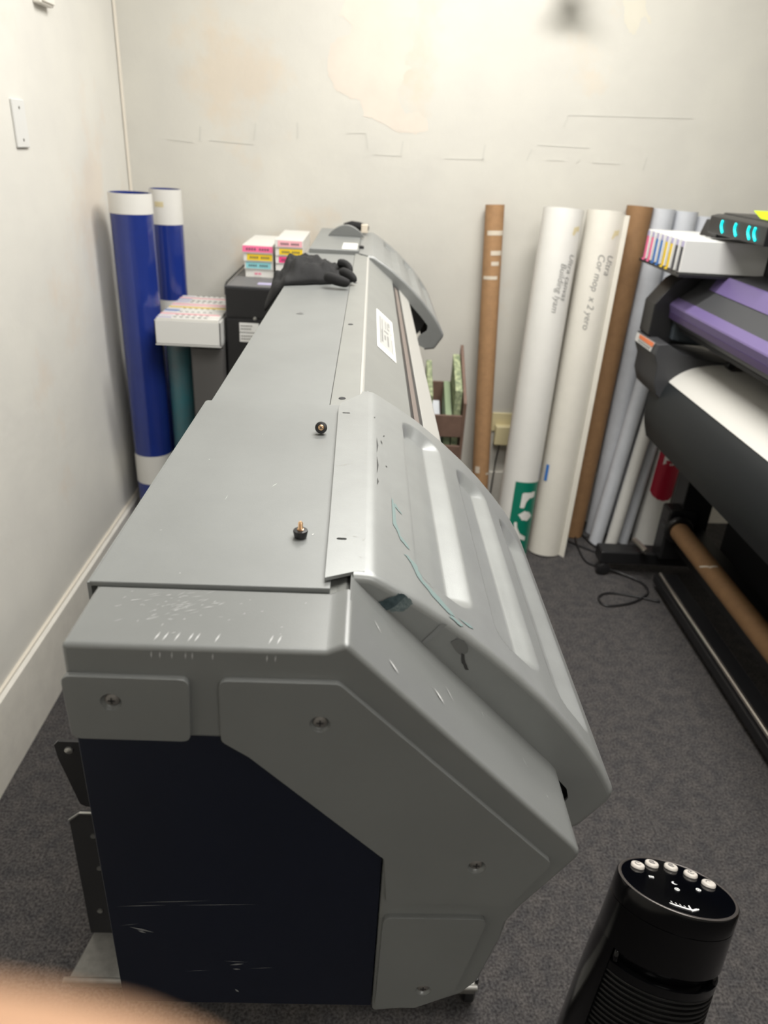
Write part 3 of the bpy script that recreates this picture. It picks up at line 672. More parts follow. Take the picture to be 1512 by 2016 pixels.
# ------------------------------------------------------------------ left corner: blue rolls, cabinet, cartons
def roll(name, p0, p1, r, m, label, cat='roll', group=None, wall=.006, bands=()):
    """hollow roll; bands = (t0, t1, material, part name) along its length"""
    p0 = Vector(p0); p1 = Vector(p1); t = thing(name, p0, label, cat, group)
    build('tube_wall', MB().tube(p0, p1, r, wall=wall, n=56), m, t, smooth=True)
    for t0, t1, bm_, nm in bands:
        d = p1 - p0; build(nm, MB().tube(p0 + d * t0, p0 + d * t1, r + .0008, n=56, cap=False), bm_, t, smooth=True)
    return t
roll('vinyl_roll', (-.783, 2.60, 0), (-.783, 2.60, 1.372), .0685, 'blue', 'front blue vinyl roll with a narrow white top band, in the left corner', group='blue vinyl rolls in the corner',
     bands=[(.955, 1.0, 'paper', 'white_band'), (.262, .345, 'paper', 'white_band')])
t = roll('vinyl_roll', (-.738, 2.87, 0), (-.738, 2.87, 1.372), .056, 'blue', 'rear blue vinyl roll with a tall white top band, behind the front one', group='blue vinyl rolls in the corner',
     bands=[(.915, 1.0, 'paper', 'white_band'), (.60, .722, 'paper', 'white_band')])
build('tape_piece', MB().prism([(-.765 + k * .008, 2.87 - math.sqrt(.0575 ** 2 - (-.765 + k * .008 + .738) ** 2)) for k in range(5)] + [(-.765 + k * .008, 2.8705 - math.sqrt(.0575 ** 2 - (-.765 + k * .008 + .738) ** 2)) for k in range(4, -1, -1)], 1.315, 1.332, 'z'), 'masking', t)
roll('vinyl_roll', (-.655, 2.60, 0), (-.655, 2.60, .90), .046, 'teal', 'short teal printed roll standing under the white carton in the corner')
# grey low cabinet
t = thing('metal_cabinet', (-.53, 2.7, 0), 'low dark grey cabinet under the white carton of ink pouches', 'cabinet')
build('carcass', MB().box(-.595, -.478, 2.50, 2.86, 0, .918), 'cabgrey', t, bevel=.003); build('door', MB().box(-.590, -.484, 2.492, 2.50, .02, .90), 'cabgrey', t, bevel=.002)
# white carton full of pouch boxes
t = thing('carton', (-.57, 2.62, .92), 'open white carton packed with ink boxes, left of the black cabinet', 'carton')
TX0, TX1, TY0, TY1 = -.695, -.480, 2.44, 2.84
mb = MB()
for a in ((TX0, TX1, TY0, TY0 + .003), (TX0, TX1, TY1 - .003, TY1), (TX0, TX0 + .003, TY0, TY1), (TX1 - .003, TX1, TY0, TY1)): mb.box(*a, .923, 1.0)
build('carton_wall', mb, 'white', t); build('carton_floor', MB().box(TX0, TX1, TY0, TY1, .919, .925), 'white', t)
cols = ['paper', 'paper', 'ltpink', 'paper', 'cblue', 'paper', 'yellow', 'ltpink', 'ltpink', 'paper', 'paper', 'cblue', 'ltpink', 'paper']
cn = {'paper': 'white', 'ltpink': 'pink', 'cblue': 'blue', 'yellow': 'yellow'}
ordn = ['first', 'second', 'third', 'fourth', 'fifth', 'sixth', 'seventh', 'eighth', 'ninth', 'tenth', 'eleventh', 'twelfth', 'thirteenth', 'last']
for k, cm in enumerate(cols):
    y = TY0 + .006 + k * .0277
    b = thing('ink_pouch_box', (-.59, y, .926), f'slim {cn[cm]}-edged ink box, {ordn[k]} from the front in the white carton', 'box', 'ink pouch boxes in the carton')
    build('box_body', MB().box(TX0 + .006, TX1 - .006, y, y + .0262, .926, 1.008 + .002 * (k % 2)), 'paper', b, bevel=.001)
    build('colour_edge', MB().box(TX0 + (.006 if cm != 'paper' else .008), TX1 - (.012 if cm not in ('cblue', 'paper') else .16), y + .004, y + (.011 if cm != 'paper' else .008), 1.0085 + .002 * (k % 2), 1.011), cm if cm != 'paper' else 'lilac', b)
    if cm == 'paper':
        mb = MB()
        for q in range(6): mb.box(TX0 + .06 + q * .02, TX0 + .07 + q * .02, y + .012, y + .016, 1.0095, 1.0115)
        build('small_print', mb, 'greytext', b)
# black cabinet
t = thing('filing_cabinet', (-.32, 2.74, 0), 'black two-label metal cabinet behind the grey printer, carrying stacks of ink cartons', 'cabinet')
CZ = 1.11
build('carcass', MB().box(-.470, -.190, 2.50, 2.985, 0, CZ), mat('cabinet_black', (.016, .017, .020), .5), t, bevel=.004)
build('top_plate', MB().box(-.466, -.194, 2.506, 2.98, CZ, CZ + .0015), mat('cabinet_top', (.13, .13, .135), .45), t)
build('drawer_front', MB().box(-.464, -.195, 2.494, 2.50, 1.012, CZ - .006), 'black', t, bevel=.001)
dr = build('drawer_front', MB().box(-.464, -.195, 2.494, 2.50, .70, 1.004), 'black', t, bevel=.001)
build('lock', MB().lathe((-.372, 2.494, 1.009), (0, -1, 0), [(.006, 0), (.006, .002), (.003, .003)], 16), 'steel', t, smooth=True)
for z0, z1 in ((.963, .994), (.930, .960)):
    b = build('drawer_label', MB().box(-.425, -.360, 2.4925, 2.494, z0, z1), 'white', dr)
    mb = MB()
    for q in range(5): mb.box(-.42 + q * .008, -.414 + q * .008, 2.4918, 2.4925, z1 - .012, z1 - .008)
    for q in range(4): mb.box(-.42 + q * .009, -.413 + q * .009, 2.4918, 2.4925, z1 - .022, z1 - .018)
    build('label_print', mb, 'greytext', b)
build('top_rim', MB().path([(-.470, 2.51, CZ - .03), (-.471, 2.515, CZ - .004), (-.470, 2.54, CZ + .006), (-.470, 2.70, CZ + .008), (-.470, 2.98, CZ + .008)], .0035, 8), 'black', t, smooth='all')
build('blue_sticker', MB().box(-.37, -.29, 2.55, 2.585, CZ + .0015, CZ + .0025), 'lilac', t)
def ink_carton(x0, x1, y0, y1, z0, z1, cm, name_c, where, grp, labx=(.06, .94)):
    b = thing('ink_carton', ((x0 + x1) / 2, (y0 + y1) / 2, z0), f'ink carton, {name_c} end label, {where}', 'carton', grp)
    build('box_body', MB().box(x0, x1, y0, y1, z0, z1), 'paper', b, bevel=.001, seg=2)
    a = x0 + (x1 - x0) * labx[0]; c_ = x0 + (x1 - x0) * labx[1]; h = z1 - z0
    lb_ = build('end_label', MB().box(a, c_, y0 - .0008, y0, z0 + h * .14, z1 - h * .10), cm, b)
    mb = MB(); n = 9
    for q in range(n):
        if q == 4: continue
        u0 = a + (c_ - a) * (.12 + .78 * q / n); mb.box(u0, u0 + (c_ - a) * .055, y0 - .0014, y0 - .0008, z0 + h * .38, z0 + h * .62)
    build('label_print', mb, 'ink' if cm != 'paper' else 'magenta', lb_)
Z = CZ + .002
for k, (cm, nm, w_, lx) in enumerate([('paper', 'plain white', 'bottom of the left stack', (.3, .6)), ('cyan', 'pale cyan', 'second up in the left stack', (.05, .92)),
                                      ('yellow', 'yellow', 'third up in the left stack', (.12, .98)), ('pink', 'bright pink', 'top of the left stack', (0, 1))]):
    ink_carton(-.430 - .002 * k, -.332, 2.685 - (.004 * k), 2.975, Z + k * .0275, Z + k * .0275 + .027, cm, nm, w_, 'left stack of ink cartons', lx)
for k, (cm, nm, w_, lx) in enumerate([('paper', 'plain white', 'bottom of the right stack', (.3, .6)), ('paper', 'plain white', 'second from the bottom of the right stack', (.3, .6)), ('magenta', 'dark magenta', 'in the middle of the right stack', (.12, .98)),
                                      ('yellow', 'yellow', 'second from the top of the right stack', (.14, .98)), ('ltpink', 'pale pink', 'top of the right stack', (.10, .96))]):
    ink_carton(-.322, -.226, 2.672 - (.003 * k), 2.975, Z + k * .0268, Z + k * .0268 + .0263, cm, nm, w_, 'right stack of ink cartons', lx)

# ------------------------------------------------------------------ wooden rack with green rolls behind the printer
t = thing('wooden_rack', (.33, 2.72, 0), 'brown slatted wooden rack standing between the grey printer and the back wall', 'rack')
for z in (.10, .22, .34, .46, .58): build('slat', MB().box(.235, .375, 2.60, 2.612, z, z + .085), 'wood', t, bevel=.002)
build('side_board', MB().prism([(2.60, 0), (2.86, 0), (2.86, .87), (2.60, .715)], .375, .387, 'x'), 'wood', t, bevel=.002)
build('side_board', MB().prism([(2.60, 0), (2.86, 0), (2.86, .72), (2.60, .66)], .223, .235, 'x'), 'wood', t, bevel=.002)
build('bottom_board', MB().box(.235, .375, 2.612, 2.86, .08, .10), 'wood', t); build('back_board', MB().box(.235, .375, 2.848, 2.86, .1, .72), 'wood', t)
for i, (x0, x1, y0, y1, z1, m_, lab) in enumerate([(.345, .372, 2.64, 2.83, .80, 'gmoney', 'tall green-patterned folder at the right board of the wooden rack'), (.315, .340, 2.63, 2.80, .70, 'greensage', 'plain sage green folder in the middle of the wooden rack'),
                                                   (.240, .262, 2.63, 2.80, .78, 'gmoney', 'narrow green-patterned folder at the left board of the wooden rack'), (.275, .305, 2.63, 2.80, .62, 'paperblue', 'white paper pad between the folders in the wooden rack')]):
    b = build('folder', MB().prism([(y0, .10), (y1, .10), (y1, z1 + .04), (y0, z1 - .05)], x0, x1, 'x'), m_, origin=((x0 + x1) / 2, (y0 + y1) / 2, .10), bevel=.003); tag(b, lab, 'folder' if m_ != 'paperblue' else 'paper pad')

# wall outlet with adapter
t = thing('phone_outlet', (.63, yb(.63), .45), 'cream wall outlet box behind the cardboard tube, low on the back wall', 'outlet')
build('outlet_plate', MB().box(.575, .672, yb(.63) - .010, yb(.63), .44, .525), 'cream', t, bevel=.003); build('adapter', MB().box(.592, .668, yb(.63) - .045, yb(.63) - .010, .385, .475), 'cream', t, bevel=.006)
t = thing('power_strip', (.64, 3.0, 0), 'black power brick on the carpet behind the cardboard tube', 'power brick')
build('brick', MB().box(.57, .70, 2.98, 3.04, 0, .045), 'black', t, bevel=.005); build('brick_cable', MB().path([(.60, 2.99, .035), (.60, 3.03, .12), (.61, 3.05, .30), (.62, 3.055, .40)], .003, 8), 'black', t)

# ------------------------------------------------------------------ rolls leaning on the back wall
def lean(name, base, top, r, m, label, group=None, wall=.004, cat='roll', bands=()):
    return roll(name, base, top, r, m, label, cat, group, wall, bands)
def cyl_frame(p0, p1):
    p0 = Vector(p0); d = (Vector(p1) - p0).normalized(); side = Vector((1, 0, 0)); side = (side - d * side.dot(d)).normalized(); front = side.cross(d)
    if front.y > 0: front = -front
    return p0, d, side, front
def wrap(p0, p1, r, off=.0009):
    o, d, side, front = cyl_frame(p0, p1)
    def f(a, h): # a = arc length to the right, h = height along the axis
        th = a / r; return o + d * h + (side * math.sin(th) + front * math.cos(th)) * (r + off)
    return f
def wrap_patch(f, a0, a1, h0, h1, n=10):
    vs = [f(a0 + (a1 - a0) * k / n, h) for h in (h0, h1) for k in range(n + 1)]
    return MB().add(vs, [(k, k + 1, n + 2 + k, n + 1 + k) for k in range(n)])
def wrap_poly(f, pts, n=4, st=.003):
    """fill an outline on a roll by thin rows, each row cut small enough to follow the curve"""
    h0 = min(p[1] for p in pts); h1 = max(p[1] for p in pts); rows = max(3, int((h1 - h0) / st)); mb = MB()
    def span(h):
        xs = []
        for i in range(len(pts)):
            (xa, ya), (xb, y2) = pts[i - 1], pts[i]
            if (ya > h) != (y2 > h): xs.append(xa + (xb - xa) * (h - ya) / (y2 - ya))
        xs.sort(); return [(xs[k], xs[k + 1]) for k in range(0, len(xs) - 1, 2)]
    for r in range(rows):
        ha = h0 + (h1 - h0) * r / rows; hb = h0 + (h1 - h0) * (r + 1) / rows
        for a, b in span((ha + hb) / 2):
            k = max(1, int((b - a) / .006)); q = [f(a + (b - a) * i / k, h) for h in (ha, hb) for i in range(k + 1)]
            mb.add(q, [(i, i + 1, k + 2 + i, k + 1 + i) for i in range(k)])
    return mb

b0, b1 = (.545, 2.93, 0), (.476, 3.035, 1.372)
t = lean('cardboard_tube', b0, b1, .0365, 'card', 'slim brown cardboard tube with tape strips, leaning alone on the back wall', cat='tube')
f = wrap(b0, b1, .0365)
for a0, a1, h0, h1 in [(-.03, .040, 1.268, 1.285), (-.012, .036, 1.195, 1.212), (-.008, .024, 1.157, 1.172), (-.04, .02, 1.105, 1.118), (-.030, -.010, .30, .33), (.02, .05, .29, .30)]:
    build('tape_strip', wrap_patch(f, a0, a1, h0, h1), 'tape', t)
W1b, W1t, R1 = (.660, 2.755, 0), (.717, 2.93, 1.376), .075
t = lean('vinyl_roll', W1b, W1t, R1, 'paper', 'wide white roll with green print at its foot, left of the white pair', 'white pair leaning on the back wall')
f = wrap(W1b, W1t, R1)
build('masking_tape', wrap_poly(f, [(.030, 1.300), (.034, 1.325), (.062, 1.332), (.064, 1.315), (.048, 1.312), (.040, 1.298)]), 'masking', t)
def writing(parent, f, s, size, a, h, slant=0.0, tilt=0.0):
    tm = text_mb(s, size, .25)
    build('pencil_writing', mapped(tm, lambda v: f(a + v.y + v.x * tilt, h - v.x)), 'greytext', parent, fixn=False)
writing(t, f, 'Ultra canvas', .034, .036, 1.235, tilt=-.05); writing(t, f, 'Building lyam', .034, .006, 1.200, tilt=-.05)
gr = build('green_print', wrap_patch(f, -.035, .085, .02, .345, 14), 'green', t)
f2 = wrap(W1b, W1t, R1, .0016)
build('logo_mark', wrap_poly(f2, [(.000, .300), (.060, .305), (.060, .280), (.036, .278), (.022, .262), (.016, .235), (-.002, .235)]), 'paper', gr)
build('logo_leaf', wrap_poly(f2, [(-.004, .205), (.020, .222), (.045, .216), (.064, .196), (.040, .178), (.015, .182)]), 'paper', gr)
build('logo_arc', wrap_poly(f2, [(-.016, .170), (-.004, .172), (.000, .148), (.015, .122), (.045, .105), (.045, .088), (.010, .100), (-.012, .135)]), 'paper', gr)
W2b, W2t, R2 = (.822, 2.80, 0), (.882, 2.945, 1.376), .072
t = lean('vinyl_roll', W2b, W2t, R2, 'paper2', 'wide cream-white roll with pencilled writing, right of the white pair', 'white pair leaning on the back wall')
f = wrap(W2b, W2t, R2)
build('masking_tape', wrap_poly(f, [(.016, 1.290), (.024, 1.318), (.048, 1.322), (.046, 1.305), (.030, 1.300), (.022, 1.288)]), 'masking', t)
writing(t, f, 'Ultra', .036, .016, 1.235, tilt=-.04); writing(t, f, 'Cor mop  x 2 yero', .036, -.018, 1.235, tilt=-.04)
build('loose_edge', MB().add([f(.066, .0), f(.066, 1.376), f(.066, 1.376) + Vector((.012, -.022, 0)), f(.066, 0) + Vector((.016, -.026, 0))], [(0, 1, 2, 3)]), 'paper2', t)
build('blue_tape', wrap_patch(wrap(W2b, W2t, R2, .002), -.075, -.060, .33, .40, 4), 'cblue', t)
lean('cardboard_tube', (.985, 2.965, 0), (1.040, 3.045, 1.395), .050, 'card2', 'thick brown cardboard tube between the cream roll and the cool white rolls', cat='tube', wall=.008)
for (x0, y0, x1, y1, r, L, m_, lab) in [(1.105, 2.99, 1.135, 3.055, .046, 1.39, 'paperblue', 'cool white roll just right of the thick cardboard tube'), (1.200, 2.99, 1.230, 3.06, .044, 1.385, 'paperblue', 'cool white roll second right of the thick cardboard tube'),
                                        (1.290, 3.02, 1.315, 3.075, .038, 1.37, 'paperblue', 'slim white roll behind the cartridge row of the black printer'),
                                        (1.075, 2.885, 1.175, 2.945, .030, .92, 'paperblue', 'short thin white roll standing left in front of the cool white rolls'), (1.140, 2.865, 1.236, 2.925, .026, .90, 'paper', 'short thin white roll right in front of the cool white rolls'),
                                        (1.205, 2.90, 1.292, 2.96, .024, .86, 'paperblue', 'thinnest short white roll next to the red circle roll')]:
    lean('paper_roll', (x0, y0, 0), (x1, y1, L), r, m_, lab, 'thin white rolls beside the black printer')
RB, RT, RR = (1.318, 2.93, 0), (1.372, 2.985, .95), .060
t = lean('paper_roll', RB, RT, RR, 'paper', 'white roll printed with a red circle and the letters EL, under the black printer')
f = wrap(RB, RT, RR)
cir = [(a, h) for a, h in [(.005 + .115 * math.cos(2 * PI * k / 28), .375 + .155 * math.sin(2 * PI * k / 28)) for k in range(28)]]
rd = build('red_circle', wrap_poly(f, [(max(-.062, min(.062, a)), h) for a, h in cir], 2), 'red', t)
f2 = wrap(RB, RT, RR, .0018)
build('logo_letters', mapped(text_mb('EL', .072, 0, 0, .0015), lambda v: f2(-.040 + v.x, .385 + v.y)), 'paper', rd, fixn=False)
lean('paper_roll', (1.43, 2.96, 0), (1.46, 3.01, .9), .040, mat('grey_paper', (.36, .36, .36), .5), 'plain grey-white roll right of the red circle roll')

# ------------------------------------------------------------------ black and purple printer at the right
BP = thing('wide_format_printer', (1.4, 1.8, 0), 'black wide-format printer with purple stripes along the right of the photo', 'printer')
YE = .60
# end housing
build('end_housing', MB().prism([(1.30, 1.385), (1.16, 1.385), (1.115, 1.225), (1.06, 1.185), (1.005, 1.108), (1.005, 1.0), (1.025, .985), (1.09, .97), (1.70, .97), (1.70, 1.385)], 2.60, 2.70), 'black', BP, bevel=.004)
ec = build('end_cap', MB().prism([(1.004, .992), (1.0, .955), (1.018, .915), (1.018, .86), (1.035, .815), (1.065, .79), (1.12, .76), (1.30, .76), (1.30, .93), (1.10, .96), (1.04, .995)], 2.49, 2.71), 'dkgrey', BP, bevel=.004)
lb_ = build('warning_label', MB().add([(1.0005, 2.700, .988), (1.002, 2.515, .9915), (.998, 2.53, .957), (.998, 2.700, .957)], [(0, 1, 2, 3)]), 'white', ec)
build('label_orange_band', MB().add([(.9990, 2.665, .9875), (1.0005, 2.520, .9900), (.9975, 2.522, .975), (.9975, 2.665, .974)], [(0, 1, 2, 3)]), 'orange', lb_)
mb = MB()
for q in range(7): mb.add([(.9965, 2.66 - q * .018, .969), (.9965, 2.650 - q * .018, .969), (.9965, 2.650 - q * .018, .962), (.9965, 2.66 - q * .018, .962)], [(0, 1, 2, 3)])
build('label_print', mb, 'greytext', lb_)
# head cover with purple stripes
build('head_cover', MB().prism([(1.33, 1.385), (1.30, 1.24), (1.168, 1.226), (1.142, 1.181), (1.085, 1.131), (1.062, 1.110), (1.068, 1.060), (1.10, 1.035), (1.70, 1.035), (1.70, 1.385)], YE, 2.60), 'dkgrey', BP, bevel=.003)
build('purple_stripe', MB().prism([(1.169, 1.229), (1.163, 1.226), (1.137, 1.180), (1.142, 1.178)], YE, 2.50), 'purple', BP)
build('purple_stripe', MB().prism([(1.083, 1.134), (1.060, 1.113), (1.058, 1.108), (1.064, 1.084), (1.068, 1.084), (1.066, 1.108), (1.086, 1.129)], YE, 2.62), 'purple', BP)
build('purple_stripe', MB().prism([(1.0625, 1.083), (1.065, 1.064), (1.10, 1.040), (1.105, 1.046), (1.07, 1.084)], YE, 2.60), 'purpledark', BP)
build('cover_lip', MB().prism([(1.095, 1.037), (1.105, 1.020), (1.125, 1.020), (1.125, 1.037)], YE, 2.60), 'blackmatte', BP, bevel=.002)
# interior wall, mechanism
build('inner_wall', MB().box(1.42, 1.46, YE, 2.60, .85, 1.035), 'blackmatte', BP)
build('inner_panel', MB().prism([(1.08, .99), (1.08, 1.09), (1.24, 1.06), (1.24, .97)], 2.575, 2.60), mat('slate', (.04, .05, .06), .5), BP, bevel=.006)
for y in (2.42, 1.98):
    cl = build('hold_down_clamp', MB().box(1.24, 1.28, y - .008, y + .008, .93, 1.02), 'rim', BP, bevel=.003)
    build('clamp_roller', MB().lathe((1.235, y - .015, .95), (0, 1, 0), [(.012, 0), (.014, .003), (.014, .027), (.012, .03)], 20), 'black', cl, smooth=True)
# curved apron
ap = [(1.50, .925), (1.388, .925), (1.293, .929), (1.205, .927), (1.150, .916), (1.105, .894), (1.078, .870), (1.060, .845), (1.048, .80), (1.044, .75), (1.050, .69), (1.072, .628), (1.095, .600), (1.50, .600)]
apd = resample(ap[:-2], .012)
for _ in range(4): apd = [apd[0]] + [(apd[i - 1] + apd[i] * 2 + apd[i + 1]) / 4 for i in range(1, len(apd) - 1)] + [apd[-1]]
apd = [(p.x, p.y) for p in apd]
build('front_apron', MB().prism(apd + [(1.50, .600)], YE, 2.585), 'dkgrey2', BP, smooth=True)
build('apron_label', MB().add([(1.1195, 2.575, .9045), (1.096, 2.575, .8895), (1.096, 2.535, .8895), (1.1195, 2.535, .9045)], [(0, 1, 2, 3)]), 'white', BP).location += Vector((-.0012, 0, .0016))
build('apron_label', MB().add([(1.115, 2.567, .9012), (1.101, 2.567, .8925), (1.101, 2.545, .8925), (1.115, 2.545, .9012)], [(0, 1, 2, 3)]), 'yellow', BP).location += Vector((-.0018, 0, .0024))
# white media lying over the apron
sh = [p for p in apd if p[1] > .853 and p[0] < 1.45]
def offs(pts, d):
    o = []
    for i, p in enumerate(pts):
        a = Vector(pts[max(i - 1, 0)]); b = Vector(pts[min(i + 1, len(pts) - 1)]); tt = (b - a).normalized(); n_ = Vector((tt.y, -tt.x))
        o.append((p[0] + n_.x * d, p[1] + n_.y * d))
    return o
up_ = offs(sh, .0035)
if up_[0][1] < sh[0][1]: up_ = offs(sh, -.0035)
lo_ = [((a[0] + b[0] * 2) / 3, (a[1] + b[1] * 2) / 3) for a, b in zip(up_, sh)]
ob = build('vinyl_sheet', MB().prism(up_ + lo_[::-1], YE, 2.50), 'media', origin=(1.15, 1.5, .92), smooth=True)
tag(ob, 'blank white vinyl sheet fed out over the black printer apron', 'vinyl sheet')
# cartridge tray and cartridges
build('cartridge_tray', MB().box(1.0, 1.29, 2.44, 2.83, 1.222, 1.233), 'black', BP, bevel=.002)
build('cartridge_bay', MB().box(1.285, 1.55, 2.40, 2.86, 1.222, 1.40), 'black', BP, bevel=.006)
seq = [('ink', 'black'), ('ink', 'black'), ('yellow', 'yellow'), ('yellow', 'yellow'), ('cblue', 'blue'), ('cblue', 'blue'), ('pink', 'magenta'), ('pink', 'magenta')]
ords = ['nearest', 'second nearest', 'third nearest', 'fourth nearest', 'fourth from the back', 'third from the back', 'second from the back', 'farthest']
for k, (cm, nm) in enumerate(seq):
    y = 2.455 + k * .046
    b = thing('ink_cartridge', (1.14, y, 1.233), f'white ink cartridge, {nm} end strip, {ords[k]} in the row', 'ink cartridge', 'ink cartridges on the black printer')
    build('shell', MB().box(1.004, 1.284, y, y + .026, 1.2345, 1.334), 'white', b, bevel=.003)
    build('end_strip', MB().box(1.0025, 1.0045, y + .004, y + .022, 1.238, 1.312), cm, b)
    build('chip_end', MB().box(1.0025, 1.0045, y + .004, y + .022, 1.313, 1.330), 'lilac', b)
    build('pull_tab', MB().box(.997, 1.003, y + .006, y + .020, 1.231, 1.236), cm if cm != 'ink' else 'rim', b)
# led bar
lbx = build('indicator_bar', MB().prism([(1.118, 1.352), (1.118, 1.404), (1.14, 1.410), (1.16, 1.410), (1.16, 1.352)], 2.185, 2.575), 'black', BP, bevel=.003)
build('bar_bracket', MB().box(1.13, 1.30, 2.53, 2.57, 1.342, 1.352), 'black', BP); build('bar_bracket', MB().box(1.15, 1.30, 2.185, 2.575, 1.385, 1.400), 'blackmatte', BP)
for y in (2.471, 2.375, 2.286, 2.248):
    pts = [(1.1165, y - .012 + .016 * t_ - .010 * math.sin(PI * t_) * -1, 1.362 + .034 * t_) for t_ in [i / 8 for i in range(9)]]
    build('led_arc', MB().path(pts, .0035, 8), 'led', lbx, smooth='all')
nt_ = build('sticky_note', MB().prism([(2.50, 1.4005), (2.58, 1.4015), (2.64, 1.421), (2.64, 1.4225), (2.58, 1.4025), (2.50, 1.4015)], 1.288, 1.38, 'x'), 'neon', origin=(1.33, 2.55, 1.40)); tag(nt_, 'neon yellow-green sticky note on top of the black printer', 'sticky note')
# stand
build('stand_post', MB().box(1.28, 1.40, 2.58, 2.68, .11, .62), 'black', BP, bevel=.004)
build('stand_foot', MB().box(1.005, 1.75, 2.60, 2.68, .055, .112), 'black', BP, bevel=.008)
cs = build('caster', MB().lathe((1.028, 2.60, .028), (0, 1, 0), [(.022, 0), (.028, .004), (.028, .030), (.022, .034)], 24), 'black', BP, smooth=True)
build('stand_post', MB().box(1.28, 1.40, .75, .85, .11, .62), 'black', BP, bevel=.004)
build('modesty_panel', MB().box(1.50, 1.52, .70, 2.62, .10, .70), 'blackmatte', BP)
build('lower_beam', MB().box(1.28, 1.38, .70, 2.60, .16, .25), 'black', BP, bevel=.004)
build('chrome_bar', MB().tube((1.222, .70, .075), (1.222, 2.50, .075), .0085, n=20), 'chrome', BP, smooth=True)
build('bar_trough', MB().box(1.205, 1.30, .70, 2.52, .03, .064), 'black', BP, bevel=.003)
build('chrome_pin', MB().tube((1.150, 2.655, .145), (1.168, 2.555, .145), .012, n=18), 'chrome', BP, smooth=True)
fd = build('take_up_drive', MB().lathe((1.262, 2.515, .262), (0, 1, 0), [(.052, 0), (.056, .006), (.056, .02), (.04, .03), (.04, .09)], 36), 'black', BP, smooth=True)
build('drive_box', MB().box(1.225, 1.34, 2.555, 2.64, .11, .33), 'black', fd, bevel=.01)
p0, p1 = (1.262, .70, .262), (1.262, 2.515, .262)
t = thing('cardboard_tube', (1.262, 1.6, .225), 'brown cardboard take-up tube held low on the black printer stand', 'tube')
build('tube_wall', MB().tube(p0, p1, .037, n=48), 'card2', t, smooth=True)
for (a, y) in ((150, 2.21), (110, 2.20)):
    vs = []
    for k in range(7):
        th = math.radians(a - 22 + k * 7); yy = y - .018 + k * (.006 if a == 150 else .001); vs += [(1.262 + .0378 * math.cos(th), yy, .262 + .0378 * math.sin(th)), (1.262 + .0378 * math.cos(th), yy + .011, .262 + .0378 * math.sin(th))]
    build('tape_strip', MB().add(vs, [(2 * k, 2 * k + 1, 2 * k + 3, 2 * k + 2) for k in range(6)]), 'tape', t)
# cables
def smooth_path(pts, n=8):
    P_ = [Vector(p) for p in pts]; out = []
    for i in range(len(P_) - 1):
        p0_ = P_[max(i - 1, 0)]; p1_ = P_[i]; p2_ = P_[i + 1]; p3_ = P_[min(i + 2, len(P_) - 1)]
        for k in range(n):
            t_ = k / n; out.append(.5 * ((2 * p1_) + (p2_ - p0_) * t_ + (2 * p0_ - 5 * p1_ + 4 * p2_ - p3_) * t_ ** 2 + (3 * p1_ - p0_ - 3 * p2_ + p3_) * t_ ** 3))
    return out + [P_[-1]]
c1 = build('power_cable', MB().path(smooth_path([(1.06, 2.62, .020), (1.11, 2.60, .012), (1.175, 2.54, .006), (1.17, 2.46, .006), (1.075, 2.385, .0065), (.975, 2.365, .005), (.962, 2.42, .005), (1.01, 2.455, .005), (1.09, 2.445, .005), (1.20, 2.405, .006)]), .0045, 10), 'black', origin=(1.07, 2.5, 0), smooth='all')
tag(c1, 'black power cable looped on the carpet in front of the printer foot', 'cable')
c1 = build('power_cable', MB().path(smooth_path([(1.02, 3.08, .006), (1.08, 3.0, .006), (1.12, 2.965, .006), (1.08, 2.93, .006), (1.00, 2.93, .006), (.98, 2.80, .006), (.985, 2.70, .006), (1.02, 2.66, .010)]), .004, 10), 'black', origin=(1.03, 2.9, 0), smooth='all')
tag(c1, 'thin black cable running from the back wall past the white rolls', 'cable')
c1 = build('power_cable', MB().path(smooth_path([(.93, 3.04, .005), (1.0, 3.05, .012), (1.06, 2.84, .006), (1.14, 2.83, .010), (1.17, 2.80, .006), (1.09, 2.77, .006), (1.0, 2.83, .006), (.93, 2.90, .006)]), .004, 10), 'black', origin=(1.03, 2.9, 0), smooth='all')
tag(c1, 'tangled black cable lying at the feet of the thin white rolls', 'cable')

# ------------------------------------------------------------------ tower fan
FC = Vector((.461, .667, .659)); FN = Vector((.136, .418, .898)).normalized()
TF = thing('tower_fan', (.461, .667, 0), 'glossy black tower fan with silver buttons on its slanted top, front right', 'fan')
FU = Vector((1, 0, 0)); FU = (FU - FN * FU.dot(FN)).normalized(); FV = FN.cross(FU)
def fring(z, r, tiltf=1.0, n=72):
    """slanted ring: centre runs straight down, tilt fades to level at the base"""
    nn = (FN * tiltf + Vector((0, 0, 1)) * (1 - tiltf)).normalized(); u = Vector((1, 0, 0)); u = (u - nn * u.dot(nn)).normalized(); v = nn.cross(u)
    c = Vector((FC.x, FC.y, z)); return [c + (u * math.cos(2 * PI * i / n) + v * math.sin(2 * PI * i / n)) * r for i in range(n)]
def ringmesh(rings, cap0=True, cap1=True):
    n = len(rings[0]); vs = [p for r in rings for p in r]
    fs = [(k * n + i, k * n + (i + 1) % n, (k + 1) * n + (i + 1) % n, (k + 1) * n + i) for k in range(len(rings) - 1) for i in range(n)]
    if cap0: fs.append(tuple(range(n - 1, -1, -1)))
    if cap1: fs.append(tuple(range((len(rings) - 1) * n, len(rings) * n)))
    return MB().add(vs, fs)
def frad(z): return .080 + (.659 - z) * .050
build('top_cap', ringmesh([fring(.5400, frad(.54)), fring(.6200, frad(.620)), fring(.6204, frad(.62) - .0008), fring(.6212, frad(.62) - .0008), fring(.6216, frad(.621)), fring(.6560, frad(.656)), fring(.6588, .0785), fring(.6590, .0765)]), 'gloss', TF, smooth=True, autos=35)
